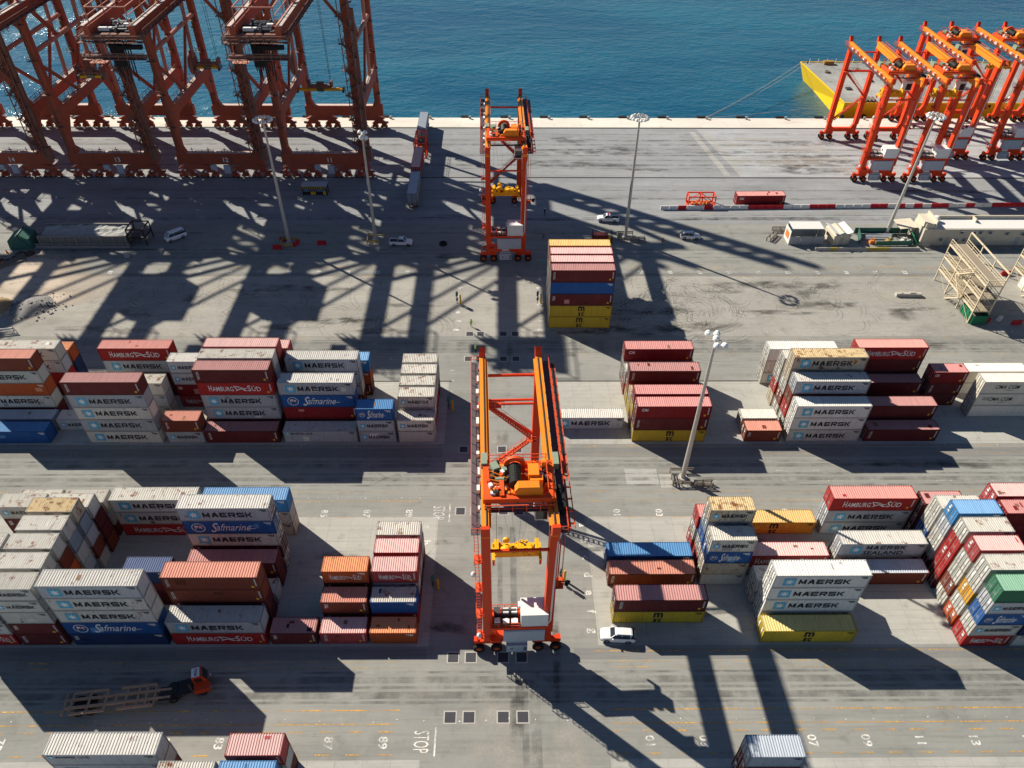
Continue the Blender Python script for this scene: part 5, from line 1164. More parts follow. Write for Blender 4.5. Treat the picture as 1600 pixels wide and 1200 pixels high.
# truck queue by the quay
def truck_load(y, L, code, label, x=-22.2):
    trailer(x, y, math.pi / 2, 'skeletal trailer under the ' + label, L + .4)
    h = 2.72 if L > 7 else 2.6
    container(x, y, 1.49, L, h, code, label, -1, math.pi / 2, 'containers on trailers')
truck_load(173.5, 12.192, 'L', 'pale grey long container on a trailer in the crane shade', -21.9)
truck_load(188.0, 12.192, 'q', 'dull maroon long container on a trailer on the apron', -22.2)
truck_load(212.2, 12.192, 'L', 'blue-grey long container on a trailer nearest the quay edge', -22.6)
def lifting_frame(x, y, rz, label, L=6, W=2.4, h=2.4, group='orange lifting frames'):
    t = thing('lifting_frame', label, 'frame', (x, y, .01), rz, group)
    for sy in (-1, 1):
        for z in (.1, h): m = MB(); m.beam((-L / 2, sy * W / 2, z), (L / 2, sy * W / 2, z), .26, .26); m.build('rail', O_leg, t)
    for xx in (-L / 2, 0, L / 2):
        for sy in (-1, 1): m = MB(); m.box(xx, sy * W / 2, 0, .26, .26, h); m.build('post', O_leg, t)
        for z in (.1, h): m = MB(); m.beam((xx, -W / 2, z), (xx, W / 2, z), .24, .24); m.build('cross_bar', O_leg, t)
    m = MB()
    for sy in (-1, 1): m.beam((-L / 2, sy * W / 2, .1), (0, sy * W / 2, h), .16, .16); m.beam((0, sy * W / 2, h), (L / 2, sy * W / 2, .1), .16, .16)
    m.build('diagonal', O_leg, t)
    m = MB()
    for i in range(5): m.box(-2 + i, .3 * math.sin(i * 2), .1, .6, .8, .5)
    m.build('fitting', O_gir, t)
    return t
lifting_frame(50.0, 170.2, 0, 'orange open lifting frame on the ground at the end of the barrier row', 6.6, 2.5, 2.6)
lifting_frame(-22.3, 200.4, math.pi / 2, 'orange open lifting frame standing between loaded trailers on the apron', 8.5, 3.0, 4.2)
container(64.8, 170.7, .012, 12.192, 2.72, 'A', 'dark red long container standing alone behind the red and white barriers', -1, .02, 'single containers')
# chevron-striped equipment trolley
t = thing('chevron_shelter', 'grey-roofed shelter with black and yellow chevron board under the quay crane', 'shelter', (-47.3, 175.3, 0))
m = MB(); m.box(0, .4, 2.5, 6.4, 2.4, .2); m.build('roof', M_box, t)
m = MB()
for x in (-3, 3):
    for y in (-.6, 1.4): m.box(x, y, 0, .2, .2, 2.5)
m.box(0, -.6, .2, 6.2, .2, .7); m.build('frame', V_trim, t)
m = MB(); m.box(0, -.82, 1.85, 6.3, .06, .62); cbd = m.build('chevron_board', V_trim, t)
for i in range(11):
    m = MB(); x = -2.95 + i * .56; m.prism([(x, 1.88), (x + .2, 1.88), (x + .42, 2.16), (x + .2, 2.44), (x, 2.44), (x + .22, 2.16)], 'y', -.87, -.855); m.build('chevron', K_yel, cbd)
m = MB(); m.box(-2.2, .1, .9, 1.2, 1, .9); m.box(1.6, .3, .5, 1.8, 1.2, 1.1); m.build('crate', flat('crate_blue', (.12, .22, .33), .6), t)
m = MB(); m.box(-.4, -.7, .3, 1.2, .3, .7); m.box(2.5, -.72, .3, .7, .3, .9); m.build('bin', K_yel, t)
# tyre lying on the road
m = MB(); m.lathe((0, 0, .28), (0, 0, 1), [(-.27, .45), (-.27, .8), (-.15, .9), (.15, .9), (.27, .8), (.27, .45), (0, .4), (-.27, .45)], 24)
o = m.build('tyre', M_tyre); o.location = (-13.4, 150.9, 0.005); tag(o, 'single black tyre lying flat on the road', 'tyre')

# ================================================================== PEOPLE
def person_mesh():
    me = bpy.data.meshes.new('person'); J = {'pel': (0, 0, .95), 'chest': (0, 0, 1.3), 'neck': (0, 0, 1.5), 'head': (0, .02, 1.62), 'top': (0, .02, 1.74),
      'lh': (-.1, 0, .9), 'lk': (-.12, .06, .5), 'la': (-.13, -.02, .09), 'lt': (-.13, .14, .04), 'rh': (.1, 0, .9), 'rk': (.11, .02, .5), 'ra': (.12, -.08, .09), 'rt': (.12, .08, .04),
      'ls': (-.19, 0, 1.42), 'le': (-.25, -.03, 1.14), 'lw': (-.25, .06, .90), 'lf': (-.24, .1, .80), 'rs': (.19, 0, 1.42), 're': (.25, -.03, 1.14), 'rw': (.25, .08, .92), 'rf': (.24, .12, .82)}
    E = [('pel', 'chest'), ('chest', 'neck'), ('neck', 'head'), ('head', 'top'), ('pel', 'lh'), ('lh', 'lk'), ('lk', 'la'), ('la', 'lt'), ('pel', 'rh'), ('rh', 'rk'), ('rk', 'ra'), ('ra', 'rt'), ('chest', 'ls'), ('ls', 'le'), ('le', 'lw'), ('lw', 'lf'), ('chest', 'rs'), ('rs', 're'), ('re', 'rw'), ('rw', 'rf')]
    rad = {'pel': .15, 'chest': .165, 'neck': .06, 'head': .10, 'top': .07, 'lh': .09, 'rh': .09, 'lk': .065, 'rk': .065, 'la': .05, 'ra': .05, 'lt': .045, 'rt': .045, 'ls': .07, 'rs': .07, 'le': .05, 're': .05, 'lw': .038, 'rw': .038, 'lf': .035, 'rf': .035}
    ks = list(J); me.from_pydata([J[k] for k in ks], [(ks.index(a), ks.index(b)) for a, b in E], [])
    o = bpy.data.objects.new('p', me); COL.objects.link(o); md = o.modifiers.new('s', 'SKIN'); o.modifiers.new('u', 'SUBSURF').levels = 1
    for i, k in enumerate(ks): me.skin_vertices[0].data[i].radius = (rad[k], rad[k] * .85)
    me.skin_vertices[0].data[0].use_root = True
    r = bpy.data.meshes.new_from_object(o.evaluated_get(bpy.context.evaluated_depsgraph_get())); bpy.data.objects.remove(o); r.materials.clear(); r.materials.append(None); return r
PM = person_mesh()
vest = MB(); vest.lathe((0, 0, 0), (0, 0, 1), [(.96, .18), (1.1, .19), (1.3, .205), (1.42, .21), (1.46, .14)], 12); VM = vest.mesh('vest'); VM.materials.append(None)
hat = MB(); hat.lathe((0, .02, 1.68), (0, 0, 1), [(0, .16), (.03, .125), (.1, .10), (.14, .02)], 12); HM = hat.mesh('helmet'); HM.materials.append(None)
H_vis = flat('vest_yellow', (.45, .75, .05), .7); H_or = flat('vest_orange', (.8, .22, .06), .7); P_dark = flat('work_clothes', (.02, .025, .04), .8); P_tan = flat('work_clothes_tan', (.25, .18, .12), .8)
for (x, y, rz, v, hm, lb) in ((10.7, 164.8, 1.0, P_dark, V_white, 'person in dark clothes walking on the road behind the tall stack'), (37.4, 151.1, 2.4, H_or, V_white, 'person in an orange vest walking near the ring-lamp mast'),
                              (-6.0, 119.7, .5, H_vis, P_dark, 'person in a yellow-green vest standing in the aisle near turning pads'), (-4.9, 111.5, -.5, H_vis, V_white, 'person with white helmet and green vest walking behind the aisle crane'),
                              (9.9, 153.2, .2, P_tan, H_or, 'person in tan clothes standing behind the tall stack beside the far crane')):
    t = thing('person', lb, 'person', (x, y, .01), rz, 'yard workers'); put('body', PM, t, mats=[P_dark]); put('vest', VM, t, mats=[v]); put('helmet', HM, t, mats=[hm])

# ================================================================== SIGN POSTS AT THE ROW ENDS
M_sign = flat('sign_teal', (.03, .16, .13), .5); M_postY = flat('post_yellow', (.66, .36, .02), .5)
for (x, y, rz, lb) in ((-8.8, 127.4, .0, 'yellow bollard with dark panel on the open yard by the far aisle'), (-8.9, 95.5, .0, 'yellow bollard with small signal panel beside the white short-container stack'), (-9.2, 59.3, .0, 'yellow bollard with signal panel beside the red short-container stack'), (8.6, 60.4, .5, 'yellow signal post with green panel beside the aisle crane leg'), (7.9, 127.6, .2, 'yellow signal post beside the tall lone stack')):
    t = thing('signal_post', lb, 'post', (x, y, .0), rz, 'signal posts at the row ends')
    m = MB(); m.tube((.35, 0, 0), (.35, 0, 2.3), .17, 10); m.lathe((.35, 0, 2.3), (0, 0, 1), [(0, .17), (.08, .12), (.1, .01)], 10); m.build('bollard', M_postY, t)
    m = MB(); m.tube((-.35, .1, 0), (-.35, .1, 3.2), .06, 6); m.build('pole', M_steel, t)
    m = MB(); m.box(-.35, .1, 1.9, .5, .12, 1.1, .5); m.build('panel', M_sign, t)
    m = MB(); m.box(-.35, .02, .9, .4, .25, .5, .5); m.box(-.3, -.02, 1.55, .25, .2, .25); m.build('control_box', M_steel, t)
# ================================================================== SITE HUTS, LONG BUILDING, SCRAP BAY
M_cream = paint('wall_cream', (.58, .52, .41), .8, .35, .04, rust_col=(.2, .14, .09), var=.03); M_roofw = flat('sheet_roof_white', (.72, .70, .66), .6); M_orr = flat('hut_orange', (.66, .20, .05), .6); M_grnw = flat('panel_green', (.02, .22, .11), .6)
M_teal = flat('net_green', (.05, .15, .12), .8); M_greyp = flat('ribbed_grey', (.40, .41, .42), .7); M_pipe = flat('pipe_pale', (.55, .57, .58), .5)
t = thing('site_hut', 'open-sided white site hut with orange end wall beside the gabled hut', 'hut', (70.3, 152.4, 0))
m = MB(); m.box(.4, .8, 3.7, 7.2, 3.4, .12); m.build('roof', M_roofw, t)
m = MB(); m.box(-3.6, .4, .05, .1, 3.6, 3.3); e = m.build('end_wall', M_roofw, t)
m = MB(); m.box(-3.68, .4, 1.0, .06, 2.2, 1.6); m.build('orange_panel', M_orr, e)
for i in range(3): m = MB(); m.box(-2.3 + i * 2.7, -1.5, .05, 2.62, .1, 2.1); m.build('wall_panel', M_greyp, t)
m = MB(); m.box(4.2, .4, .05, .1, 3.6, 3.4); m.box(.4, 2.3, .05, 7.4, .1, 3.5); m.build('wall', M_roofw, t)
m = MB()
for x in (-3.4, -.8, 1.8, 4.1): m.box(x, -1.42, .05, .12, .12, 3.64)
m.build('post', M_steel, t)
t = thing('site_hut', 'small cream gabled site hut beside the scrap bay', 'hut', (78.4, 152.9, 0), .12)
m = MB(); m.box(0, 0, .05, 4.0, 4.6, 2.5); m.prism([(-2, 2.55), (2, 2.55), (0, 3.3)], 'y', -2.3, 2.3); m.build('wall', M_cream, t)
for s in (-1, 1): m = MB(); m.beam((s * 1.12, -2.5, 3.03), (s * 1.12, 2.5, 3.03), 2.35, .07, up=(-s * .375, 0, 1)); m.build('roof', M_roofw, t)
m = MB(); m.box(0, -2.33, .1, .9, .05, 2.0); m.build('door', M_greyp, t); m = MB(); m.box(-2.03, .8, 1.1, .05, .9, .8); m.build('window', glass(), t)
m = MB(); m.beam((-2.2, -2.52, 2.5), (0, -2.52, 3.36), .08, .14); m.beam((0, -2.52, 3.36), (2.2, -2.52, 2.5), .08, .14); m.build('fascia', flat('fascia_blue', (.08, .2, .33), .6), t)
# scrap bay: green netted fence panels round pipes and boards
for i, (x, y, L, rz, h, nm) in enumerate(((90, 155.9, 12.5, 0, 1.5, 'long back'), (83.9, 153.4, 4.4, math.pi / 2 - .25, 1.7, 'short end'), (91.0, 150.4, 8.5, .02, 1.2, 'low front'))):
    t = thing('net_fence', 'dark green netted fence, %s side of the scrap bay' % nm, 'fence', (x, y, 0), rz, 'green net fences of the scrap bay')
    m = MB(); m.box(0, 0, .1, L, .06, h); m.build('netting', M_teal, t); m = MB()
    for k in range(6): m.box(-L / 2 + L * k / 5, 0, 0, .09, .12, h + .15)
    m.build('post', M_steel, t)
t = thing('green_hoarding', 'bright green hoarding panel leaning beside the cream building', 'panel', (96.2, 152.2, 0), .0)
m = MB(); m.beam((-1.0, .1, 2.5), (.6, -.3, .12), 4.2, .1, up=(.8, 0, 1)); m.build('sheet', M_grnw, t); m = MB(); m.beam((-1.0, 1.8, 2.4), (-1.0, 1.8, .03), .1, .1); m.beam((-1.0, -1.5, 2.4), (-1.0, -1.5, .03), .1, .1); m.build('prop', M_steel, t)
for i in range(7):
    m = MB(); m.tube((-3, 0, 0), (3.2, 0, .0), .16, 8); o = m.build('scrap_pipe', M_pipe); o.location = (88.3 + .2 * i, 153.2 + i * .36, .2 + .22 * (i % 2)); o.rotation_euler = (0, 0, .05 * math.sin(i * 2.3))
    tag(o, 'long pale pipe lying in the scrap bay', 'pipe', 'pipes lying in the scrap bay')
for i, (x, y, c, nm) in enumerate(((86.4, 151.5, M_orr, 'orange'), (90.2, 151.8, M_gy, 'ochre'), (93.6, 152.0, M_roofw, 'white'), (94.6, 151.2, M_pipe, 'pale grey'))):
    m = MB(); m.box(0, 0, .01, 1.3, .9, .8, .3 * i, .8); m.box(.3, .2, .7, .5, .5, .5, .8); o = m.build('scrap_bin', c); o.location = (x, y, 0); tag(o, 'small %s scrap bin inside the green-fenced bay' % nm, 'bin', 'scrap bins')
t = thing('long_building', 'long low cream building with parapet roof along the yard road', 'building', (118.5, 153.2, 0))
m = MB(); m.box(0, 0, 0.02, 43, 5.2, 4.2); m.build('wall', M_cream, t)
m = MB(); m.box(0, 0, 4.23, 42.2, 4.6, .06); m.build('roof', M_roofw, t)
m = MB(); m.box(-20.3, .2, 4.22, 2.0, 4.8, 1.2); m.box(-19.1, .1, 4.22, .3, 5.0, 2.0); m.build('roof_block', M_cream, t)
m = MB(); m.box(2, 2.4, 4.22, 38.6, .3, .8); m.box(-8.5, 1.4, 4.3, .3, 2.0, .8); m.box(9, 1.4, 4.3, .3, 2.0, .8); m.build('parapet', M_cream, t)
m = MB(); m.lathe((-17.6, 1.0, 4.3), (0, 0, 1), [(0, .8), (1.0, .8), (1.3, .4), (1.35, .02)], 14); m.build('water_tank', M_roofw, t)
for i, (x, z) in enumerate(((-17, 1.4), (-13.5, 1.2), (-11.5, 1.3), (-12.8, 3.3), (-6.2, 3.2), (-2.2, 2.9), (1.5, 2.8), (-8.5, 3.2), (5.5, 2.2), (9.8, 3.0))):
    m = MB(); m.box(x, -2.76, z, .9, .35, .62); u = m.build('air_conditioner', M_greyp, t); m = MB(); m.lathe((x - .12, -2.94, z + .3), (0, -1, 0), [(0, .02), (0, .26), (.02, .26), (.02, .02)], 10); m.build('fan', V_trim, u)
for i in range(5): m = MB(); m.box(-15.5 + i * 8.2, -2.63, .05, 1.0, .06, 2.1); m.build('door', M_greyp, t)
m = MB(); m.box(-9.8, -2.64, 2.9, 1.7, .05, .9); s = m.build('wall_sign', M_roofw, t); m = MB(); m.lathe((-9.8, -2.67, 3.35), (0, -1, 0), [(0, .02), (0, .3), (.01, .3), (.01, .02)], 12); m.build('wall_sign_disc', K_black, s)
t = thing('kerb_rail', 'low pipe guard rail along the front of the cream building', 'rail', (118, 149.2, 0)); m = MB(); m.rail((-21, 0, 0.0), (21, 0, 0.0), .9, .06, 3.5); m.build('rail', M_brown, t)
t = thing('porch_roof', 'small cream lean-to roof at the end of the cream building', 'canopy', (95.0, 155.2, 0))
m = MB(); m.beam((-2.2, 0, 2.9), (1.7, 0, 3.3), 4.4, .12, up=(0, 0, 1)); m.build('roof', M_cream, t); m = MB(); m.box(-2.0, -2, 0, .12, .12, 2.85); m.box(-2.0, 2, 0, .12, .12, 2.85); m.box(1.4, -2, 0, .12, .12, 3.2); m.box(1.4, 2, 0, .12, .12, 3.2); m.build('post', M_steel, t)
for i, (x, y) in enumerate(((64.0, 153.6), (66.6, 156.6), (73.6, 156.4))):
    t = thing('guard_rail', ('weathered timber guard frame before the orange-ended hut', 'weathered timber guard frame behind the orange-ended hut', 'weathered timber guard frame behind the gabled hut')[i], 'guard rail', (x, y, 0), (.9, 0, 0)[i], 'timber guard frames by the huts')
    m = MB(); 
    for z in (.4, .85): m.beam((-2, 0, z), (2, 0, z), .12, .24)
    m.beam((-2, .9, .85), (2, .9, .85), .12, .24); m.build('rail', M_brown, t)
    m = MB()
    for k in (-1.9, 0, 1.9): m.box(k, 0, 0, .18, .18, .95); m.box(k, .9, 0, .18, .18, .95)
    m.build('post', M_brown, t)

# ================================================================== CREAM SCAFFOLD TOWERS
M_scaf = paint('scaffold_cream', (.62, .52, .36), .6, .3, .1, var=.03); M_plank = flat('scaffold_deck', (.30, .25, .19), .8)
def scaffold(x, y, label, L=15.5, W=3.4, levels=(3.0, 6.0, 9.0)):
    t = thing('scaffold_tower', label, 'scaffold', (x, y, 0), 0, 'cream scaffold towers')
    top = levels[-1] + 2.8; n = 4
    for k in range(n):
        for s in (-1, 1): m = MB(); m.box(s * W / 2, -L / 2 + L * k / (n - 1), 0, .2, .2, top if s > 0 or k in () else levels[-1] + .1); m.build('post', M_scaf, t)
    for z in levels:
        m = MB(); m.box(0, 0, z - .1, W, L, .1); m.build('deck', M_plank, t)
        m = MB(); 
        for s in (-1, 1): m.beam((s * W / 2, -L / 2, z - .12), (s * W / 2, L / 2, z - .12), .18, .32)
        for k in range(n): m.beam((-W / 2, -L / 2 + L * k / (n - 1), z - .15), (W / 2, -L / 2 + L * k / (n - 1), z - .15), .14, .22)
        m.build('deck_beam', M_scaf, t)
        m = MB(); m.rail((-W / 2, -L / 2, z), (-W / 2, L / 2, z), 1.15, .055, 2.5); m.rail((W / 2 - .1, -L / 2, z), (W / 2 - .1, L / 2, z), 1.15, .05, 2.5); m.rail((-W / 2, -L / 2, z), (W / 2, -L / 2, z), 1.15, .05, 1.7); m.build('handrail', M_scaf, t)
    m = MB(); m.beam((W / 2, -L / 2, top - .1), (W / 2, L / 2, top - .1), .2, .26); m.build('top_beam', M_scaf, t)
    for i, (z0, z1) in enumerate(((0, levels[0]), (levels[0], levels[1]), (levels[1], levels[2]))):
        m = MB(); m.stairs((-W / 2 - .55, 1.5 - (i % 2) * 4.0 - .6, z0 + .05), (-W / 2 - .55, -2.5 + (i % 2) * 4.0 - .6, z1), .75, (1, 0, 0)); m.build('stair_flight', M_scaf, t)
    m = MB()
    for k in range(n - 1):
        y0, y1 = -L / 2 + L * k / (n - 1), -L / 2 + L * (k + 1) / (n - 1); m.beam((-W / 2, y0, .1), (-W / 2, y1, levels[0]), .07, .07) if k != 1 else None
    m.beam((W / 2, -L / 2, .1), (W / 2, L / 2, levels[1]), .08, .08); m.build('diagonal', M_scaf, t)
    return t
scaffold(96.2, 128.6, 'cream steel scaffold tower of three decks straddling the green skip')
scaffold(113.0, 129.4, 'second cream steel scaffold tower, over the white kiosk')
scaffold(101.5, 101.6, 'cream steel scaffold tower at the end of the cream containers', 12.0, 3.0)
t = thing('kiosk', 'small white kiosk under the second scaffold tower', 'kiosk', (113.0, 132.5, 0)); m = MB(); m.box(0, 0, .02, 2.6, 3.6, 2.5); m.build('wall', M_roofw, t); m = MB(); m.box(-1.32, -.3, 1.0, .05, .9, .9); m.build('window', glass(), t); m = MB(); m.box(0, 0, 2.53, 2.8, 3.8, .1); m.build('roof', M_cream, t)
# skip
t = thing('skip_container', 'dark green open skip under the scaffold tower', 'skip', (96.3, 122.6, .01), 0)
m = MB()
for (cx, cy, sx, sy) in ((-1.5, 0, .1, 4.6), (1.5, 0, .1, 4.6), (0, -2.3, 3.1, .1), (0, 2.3, 3.1, .1)): m.box(cx, cy, .1, sx, sy, 2.0)
m.box(0, 0, .05, 3.0, 4.5, .1); m.build('hull', flat('skip_green', (.015, .15, .075), .55), t)
m = MB()
for i in range(4): m.box(-1.58, -1.8 + i * 1.2, .1, .1, .12, 2.0); m.box(1.58, -1.8 + i * 1.2, .1, .1, .12, 2.0)
m.build('rib', MATS['skip_green'], t); m = MB(); m.box(0, 0, 1.1, 2.88, 4.45, .1); m.build('rubbish', M_plank, t)
for i, (x, y, c, nm) in enumerate(((99.8, 124.6, M_roofw, 'white'), (101.5, 121.9, M_jyel, 'yellow-topped'), (98.7, 121.3, M_jred, 'red'))):
    m = MB(); m.box(0, 0, .01, 1.6, .8, .45, .7); m.box(.2, .1, .46, .8, .5, .35, .4); o = m.build('machine_part', c if i != 1 else M_roofw); o.location = (x, y, 0); tag(o, '%s machine part lying beside the scaffold with the skip' % nm, 'machine part', 'machine parts by the scaffold')
# concrete beam lying on the open yard
m = MB(); m.prism([(-.5, 0), (.5, 0), (.42, .75), (-.42, .75)], 'x', -2.6, 2.7); m.box(.8, .1, .75, 1.2, .5, .18); m.box(-1.5, 0, .75, .5, .4, .12); o = m.build('concrete_beam', M_conc2); o.location = (86.2, 130.3, .005); o.rotation_euler = (0, 0, -.03); tag(o, 'pale concrete beam lying on the open tyre-marked yard', 'beam')

# ================================================================== LEFT: LOADING TROUGH, GREEN SHED, RUBBLE
M_trough = flat('trough_grey', (.20, .19, .18), .8); M_rib = flat('trough_rib', (.30, .27, .24), .8); M_fill = ground_mat('trough_fill', (.40, .38, .34), (.24, .25, .26), streak=.2, big=.5, stain=.5, grit=.5)
t = thing('loading_trough', 'long grey ribbed loading trough with open top beside the minibus', 'trough', (-95.6, 152.3, .01))
m = MB(); m.box(0, -2.0, .4, 20, .15, 2.0); m.box(0, 2.9, .4, 20, .15, 2.5); m.box(-10, .45, .4, .15, 4.8, 2.1); m.box(10, .45, .4, .15, 4.8, 2.1); m.build('wall', M_trough, t)
for i in range(8): m = MB(); m.box(-9.9 + i * 2.83, -2.17, .4, .3, .2, 2.0); m.build('rib', M_rib, t)
m = MB()
nx, ny = 20, 5; rnd = random.Random(4); vs = []
for j in range(ny + 1):
    for i in range(nx + 1): vs.append((-9.9 + 19.8 * i / nx, -1.2 + 4.0 * j / ny, 2.0 + .7 * (j / ny) + rnd.uniform(-.22, .22)))
m.add(vs, [(j * (nx + 1) + i, j * (nx + 1) + i + 1, (j + 1) * (nx + 1) + i + 1, (j + 1) * (nx + 1) + i) for j in range(ny) for i in range(nx)]); m.box(0, .8, .5, 19.7, 3.8, 1.35); m.build('fill', M_fill, t)
m = MB(); m.box(0, -2.6, .35, 21.5, .9, .15); m.box(0, -3.0, .0, 21.5, .12, .55); m.box(0, 0, 0, 19, 4, .5)
for i in range(12): m.box(-10.5 + i * 1.9, -3.0, .5, .14, .14, .55)
m.box(0, -3.0, 1.0, 21.5, .12, .12); m.build('ledge', M_rib, t)
m = MB(); m.box(0, -2.0, 2.4, 20.2, .25, .14); m.box(0, 2.9, 2.9, 20.2, .25, .12); m.build('rim', M_rib, t)
t = thing('steel_gantry', 'dark steel lattice stand at the end of the loading trough', 'stand', (-83.2, 152.3, .01))
for (a, b_) in ((-1.9, -2), (-1.9, 2), (1.9, -2), (1.9, 2)): m = MB(); m.box(a, b_, 0, .22, .22, 4.2); m.build('post', V_trim, t)
m = MB()
for z in (2.0, 4.1):
    for s in (-1, 1): m.beam((-1.9, s * 2, z), (1.9, s * 2, z), .2, .25); m.beam((s * 1.9, -2, z), (s * 1.9, 2, z), .2, .25)
m.beam((-1.9, -2, 0.1), (1.9, -2, 4), .12, .12); m.build('beam', V_trim, t); m = MB(); m.box(0, .2, 2.1, 3.6, 3.6, .08); m.build('deck', M_steel, t); m = MB(); m.rail((-1.9, -2, 2.15), (1.9, -2, 2.15), 1.1, .05, 1); m.build('handrail', V_trim, t)
t = thing('net_shed', 'low shed wrapped in green netting beside the loading trough', 'shed', (-109.5, 150.8, .0), .1)
m = MB(); m.prism([(-2.6, 0), (2.6, 0), (2.2, 2.4), (0, 3.3), (-2.4, 2.2)], 'y', -2, 2.4); m.build('netting', M_teal, t); m = MB(); m.beam((-2.5, -2.05, 0), (0, -2.05, 3.35), .1, .1); m.beam((2.5, -2.05, 0), (0, -2.05, 3.35), .1, .1); m.beam((0, -2.05, 3.35), (0, 2.4, 3.35), .1, .1); m.build('frame', M_steel, t)
t = thing('rubble_heap', 'heap of grey rubble on the sandy ground', 'rubble'); stuff(t) if False else None
rnd = random.Random(9); m = MB()
for i in range(420):
    a = rnd.uniform(0, 6.28); r = abs(rnd.gauss(0, 1)) * 2.2; s = rnd.uniform(.08, .38); z = max(0, 1.2 - r * .35)
    m.box(r * math.cos(a) * 1.6, r * math.sin(a), max(0.0, z * rnd.random() - .05), s, s * rnd.uniform(.6, 1.4), s * rnd.uniform(.5, 1), rnd.uniform(0, 3), .8)
m.lathe((0, 0, 0), (0, 0, 1), [(0, 4.2), (.45, 2.8), (.9, 1.2), (1.05, .05)], 18)
t.location = (-96.8, 126.6, 0); stuff(m.build('stones', flat('rubble_grey', (.24, .23, .22), .9), t))
m = MB(); m.lathe((0, 0, 0), (0, 0, 1), [(0, 3.6), (.7, 2.5), (1.4, 1.0), (1.7, .05)], 20)
for i in range(60): a = rnd.uniform(0, 6.28); r = rnd.uniform(.5, 3.4); m.box(r * math.cos(a), r * math.sin(a), max(0, 1.5 - r * .45) - .1, .5, .4, .35, a, .7)
o = m.build('sand_heap', flat('sand_ochre', (.36, .26, .14), .95)); o.location = (-104.6, 126.3, 0); tag(o, 'ochre sand heap beside the grey rubble', 'sand heap')
t = thing('timber_pile', 'dark brown spoil and timber pile on the sandy ground', 'spoil heap', (-109.5, 143.0, 0), .7)
for i in range(5): m = MB(); m.box(0, 0, 0, 7 - .5 * i, .4, .35); o = m.build('timber', M_brown, t); o.location = (.3 * i, -1.2 + i * .62, .02); o.rotation_euler = (0, 0, .05 * i)
for i in range(6): m = MB(); m.lathe((0, 0, 0), (0, 0, 1), [(0, 1.0 + .2 * (i % 3)), (.3, .7), (.5, .1)], 9); o = m.build('spoil', flat('spoil_brown', (.09, .055, .04), .95), t); o.location = (-3 + i * 1.5, 1.6 + .8 * math.sin(i * 2), .0)
for i, (x, y) in enumerate(((-112, 147.3), (-110.3, 142.0), (-114, 144.5))):
    m = MB(); m.lathe((0, 0, 0), (0, 0, 1), [(0, .4), (.04, .4), (.05, .22), (.8, .05), (.82, .01)], 10); o = m.build('traffic_cone', M_orr); o.location = (x, y, .01); tag(o, 'orange traffic cone beside the dark spoil pile', 'cone', 'traffic cones by the spoil pile')
m = MB(); m.box(0, 0, 0, 1.1, .12, 1.3); m.box(0, .35, 0, .1, .7, .1); m.box(0, -.08, .3, .8, .03, .7); o = m.build('board_sign', M_greyp); o.location = (-84.0, 145.2, .01); o.rotation_euler = (0, 0, .5); tag(o, 'grey board sign standing on the road before the loading trough', 'sign')

t = thing('generator_skid', 'dark red posted skid standing behind the tall container stack', 'skid', (23.5, 152.6, .01))
m = MB(); m.box(0, 0, 0, 4.6, 2.0, .3); m.box(-.4, 0, .3, 3.4, 1.6, 1.5); m.build('casing', PAINTS['maroon'][0], t)
for (a, b_) in ((-2.2, -.9), (2.2, -.9), (-2.2, .9), (2.2, .9)): m = MB(); m.box(a, b_, .3, .14, .14, 2.2); m.build('post', PAINTS['maroon'][2], t)
m = MB(); m.box(1.7, 0, .3, .7, 1.2, .8); m.build('fuel_tank', M_postY, t)
t = thing('trestle_barrier', 'white trestle barrier beside the corner of the quay-crane block', 'barrier', (-97.5, 117.6, .01), .2)
m = MB(); m.box(0, 0, .9, 3.4, .12, .3); m.box(0, 0, .4, 3.4, .12, .2); m.build('board', M_roofw, t)
for x in (-1.5, 1.5): m = MB(); m.beam((x, -.5, 0), (x, 0, 1.3), .1, .1); m.beam((x, .5, 0), (x, 0, 1.3), .1, .1); m.build('leg', M_steel, t)

# ================================================================== QUAY EDGE AND BARGE
fm = MB(); fm.box(0, .5, -2.6, 2.5, 1.0, 2.95); FMm = fm.mesh('fender'); FMm.materials.append(M_tyre)
fp = MB(); fp.box(0, 1.08, -2.9, 2.1, .12, 2.9); FPm = fp.mesh('fender_panel'); FPm.materials.append(M_steel)
bo = MB(); bo.lathe((0, 0, 0), (0, 0, 1), [(0, .45), (.08, .45), (.1, .28), (.55, .24), (.62, .42), (.78, .40), (.85, .02)], 14); BOm = bo.mesh('bollard'); BOm.materials.append(flat('bollard_pale', (.32, .30, .28), .7))
for i in range(24):
    x = -131.2 + i * 12.02
    t = thing('quay_fender', 'black rubber fender on the quay face', 'fender', (x, QUAY, 0), 0, 'fenders along the quay face'); put('rubber_block', FMm, t); put('front_panel', FPm, t)
    o = put('mooring_bollard', BOm, None, (x + 1.6, QUAY - .75, .01)); tag(o, 'pale mooring bollard at the quay edge beside a fender', 'bollard', 'bollards along the quay edge')
B_y = paint('barge_yellow', (.80, .52, .01), .45, .3, .06, var=.02); B_d = ground_mat('barge_deck', (.40, .385, .35), (.20, .195, .185), streak=.35, big=.8, stain=.9, grit=.5, joints=(6, 6, .4))
t = thing('barge', 'yellow-hulled flat barge with worn grey deck moored at the quay', 'barge', (0, 0, 0))
bx0, bx1, by0, by1 = 103.3, 190.0, 229.0, 266.0; zb, zd = -5.0, 2.7
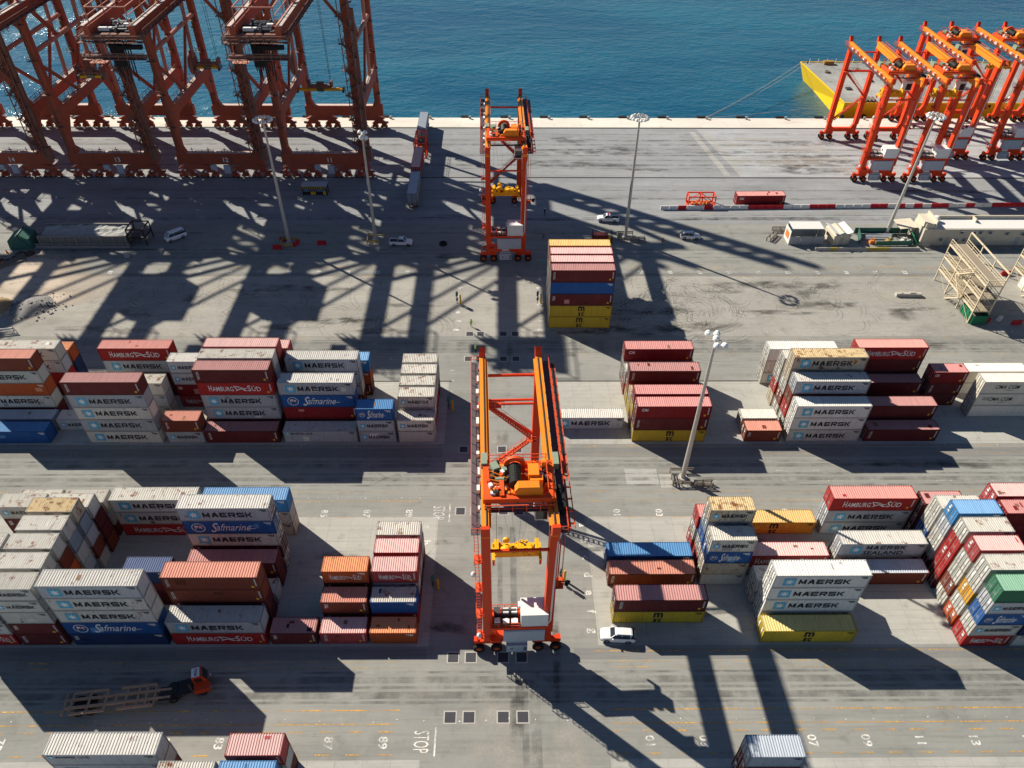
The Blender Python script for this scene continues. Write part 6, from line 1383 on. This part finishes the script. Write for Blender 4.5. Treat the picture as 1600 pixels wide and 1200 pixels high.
m = MB(); m.add([(bx0 + 3, by0 + 1, zb), (bx1, by0 + 1, zb), (bx1, by1 - 1, zb), (bx0 + 3, by1 - 1, zb), (bx0 + 2.6, by0, zd), (bx1, by0, zd), (bx1, by1, zd), (bx0, by1, zd)], [(3, 2, 1, 0), (4, 5, 6, 7), (0, 1, 5, 4), (1, 2, 6, 5), (2, 3, 7, 6), (3, 0, 4, 7)]); m.build('hull', B_y, t)
m = MB(); m.add([(bx0 + 3.0, by0 + .35, zd + .02), (bx1 - .3, by0 + .35, zd + .02), (bx1 - .3, by1 - .35, zd + .02), (bx0 + .5, by1 - .35, zd + .02)], [(0, 1, 2, 3)]); m.build('deck', B_d, t)
m = MB(); m.beam((bx0 + .1, by1 - .1, zd + .12), (bx0 + 2.65, by0 + .1, zd + .12), .25, .3); m.beam((bx0 + 2.6, by0 + .1, zd + .12), (bx1, by0 + .1, zd + .12), .25, .3); m.beam((bx0, by1 - .1, zd + .12), (bx1, by1 - .1, zd + .12), .25, .3); m.build('bulwark', B_y, t)
for i in range(26): m = MB(); m.box(bx0 + 3 + i * 3, by1 - .5, zd + .02, .14, .14, 1.3); m.build('stanchion', M_roofw, t)
m = MB(); m.box(bx0 + 9, by1 - 2.0, zd + .02, 3.4, 1.6, 1.1); m.build('deck_locker', flat('locker_ochre', (.35, .2, .05), .7), t)
for i in range(3): m = MB(); m.box(bx0 + 2.0, by1 - 1.6, zd + .02, .3, .3, .9) if i == 0 else m.tube((bx0 + 3.2 + 8 * i, by0 + 1.2, zd + .02), (bx0 + 3.2 + 8 * i, by0 + 1.2, zd + .8), .22, 8); m.build('bitt', K_black, t)
for i in range(4): m = MB(); m.box(bx0 + 8.5 + i * 1.2, by0 + 2.0, zd + .02, .5, 2.6, 1.0); m.build('cargo_cradle', M_brown, t)
for i in range(3): m = MB(); m.lathe((bx0 + 2.7 + i * 7.0, by0 - .5, -1.3), (1, 0, 0), [(-.4, .25), (-.4, .8), (.4, .8), (.4, .25), (-.4, .25)], 14); m.build('hull_tyre', M_tyre, t)
for i in range(7): m = MB(); m.box(bx0 + 8 + 9.5 * i, by0 + 12 + 7 * (i % 2), zd + .03, 1.8, 1.8, .35); m.box(bx0 + 8 + 9.5 * i, by0 + 12 + 7 * (i % 2), zd + .38, 1.5, 1.5, .08); m.build('deck_hatch', M_steel, t)
for i in range(5):
    m = MB()
    for k in range(3): m.lathe((bx0 + 6 + 11 * i, by0 + 27 + 2 * (i % 3), zd + .1 + .16 * k), (0, 0, 1), [(-.08, .5), (0, .42), (.08, .5), (.08, .9), (0, 1.0), (-.08, .9), (-.08, .5)], 14)
    m.build('rope_coil', M_brown, t)
def rope(name, p, q, sag, r, mat, label):
    m = MB(); n = 18; p, q = Vector(p), Vector(q); pts = []
    for i in range(n + 1): a = i / n; c = p.lerp(q, a); c.z -= sag * 4 * a * (1 - a); pts.append(c)
    for i in range(n): m.tube(pts[i], pts[i + 1], r, 6, caps=False)
    return tag(m.build(name, mat), label, 'rope', 'mooring ropes of the barge')
M_mr = flat('mooring_rope_pale', (.55, .52, .46), .8)
rope('mooring_rope', (62.6, 223.5, .6), (103.9, 265.2, 3.2), .9, .07, M_mr, 'upper long pale mooring rope from quay bollard to barge corner')
rope('mooring_rope', (62.6, 223.5, .55), (104.4, 263.6, 3.0), 1.3, .06, M_mr, 'lower sagging pale mooring rope from quay bollard to barge side')
rope('mooring_rope', (63.0, 223.5, .5), (106.0, 229.2, 2.9), .5, .035, M_mr, 'thin mooring rope running low along the quay to the barge')
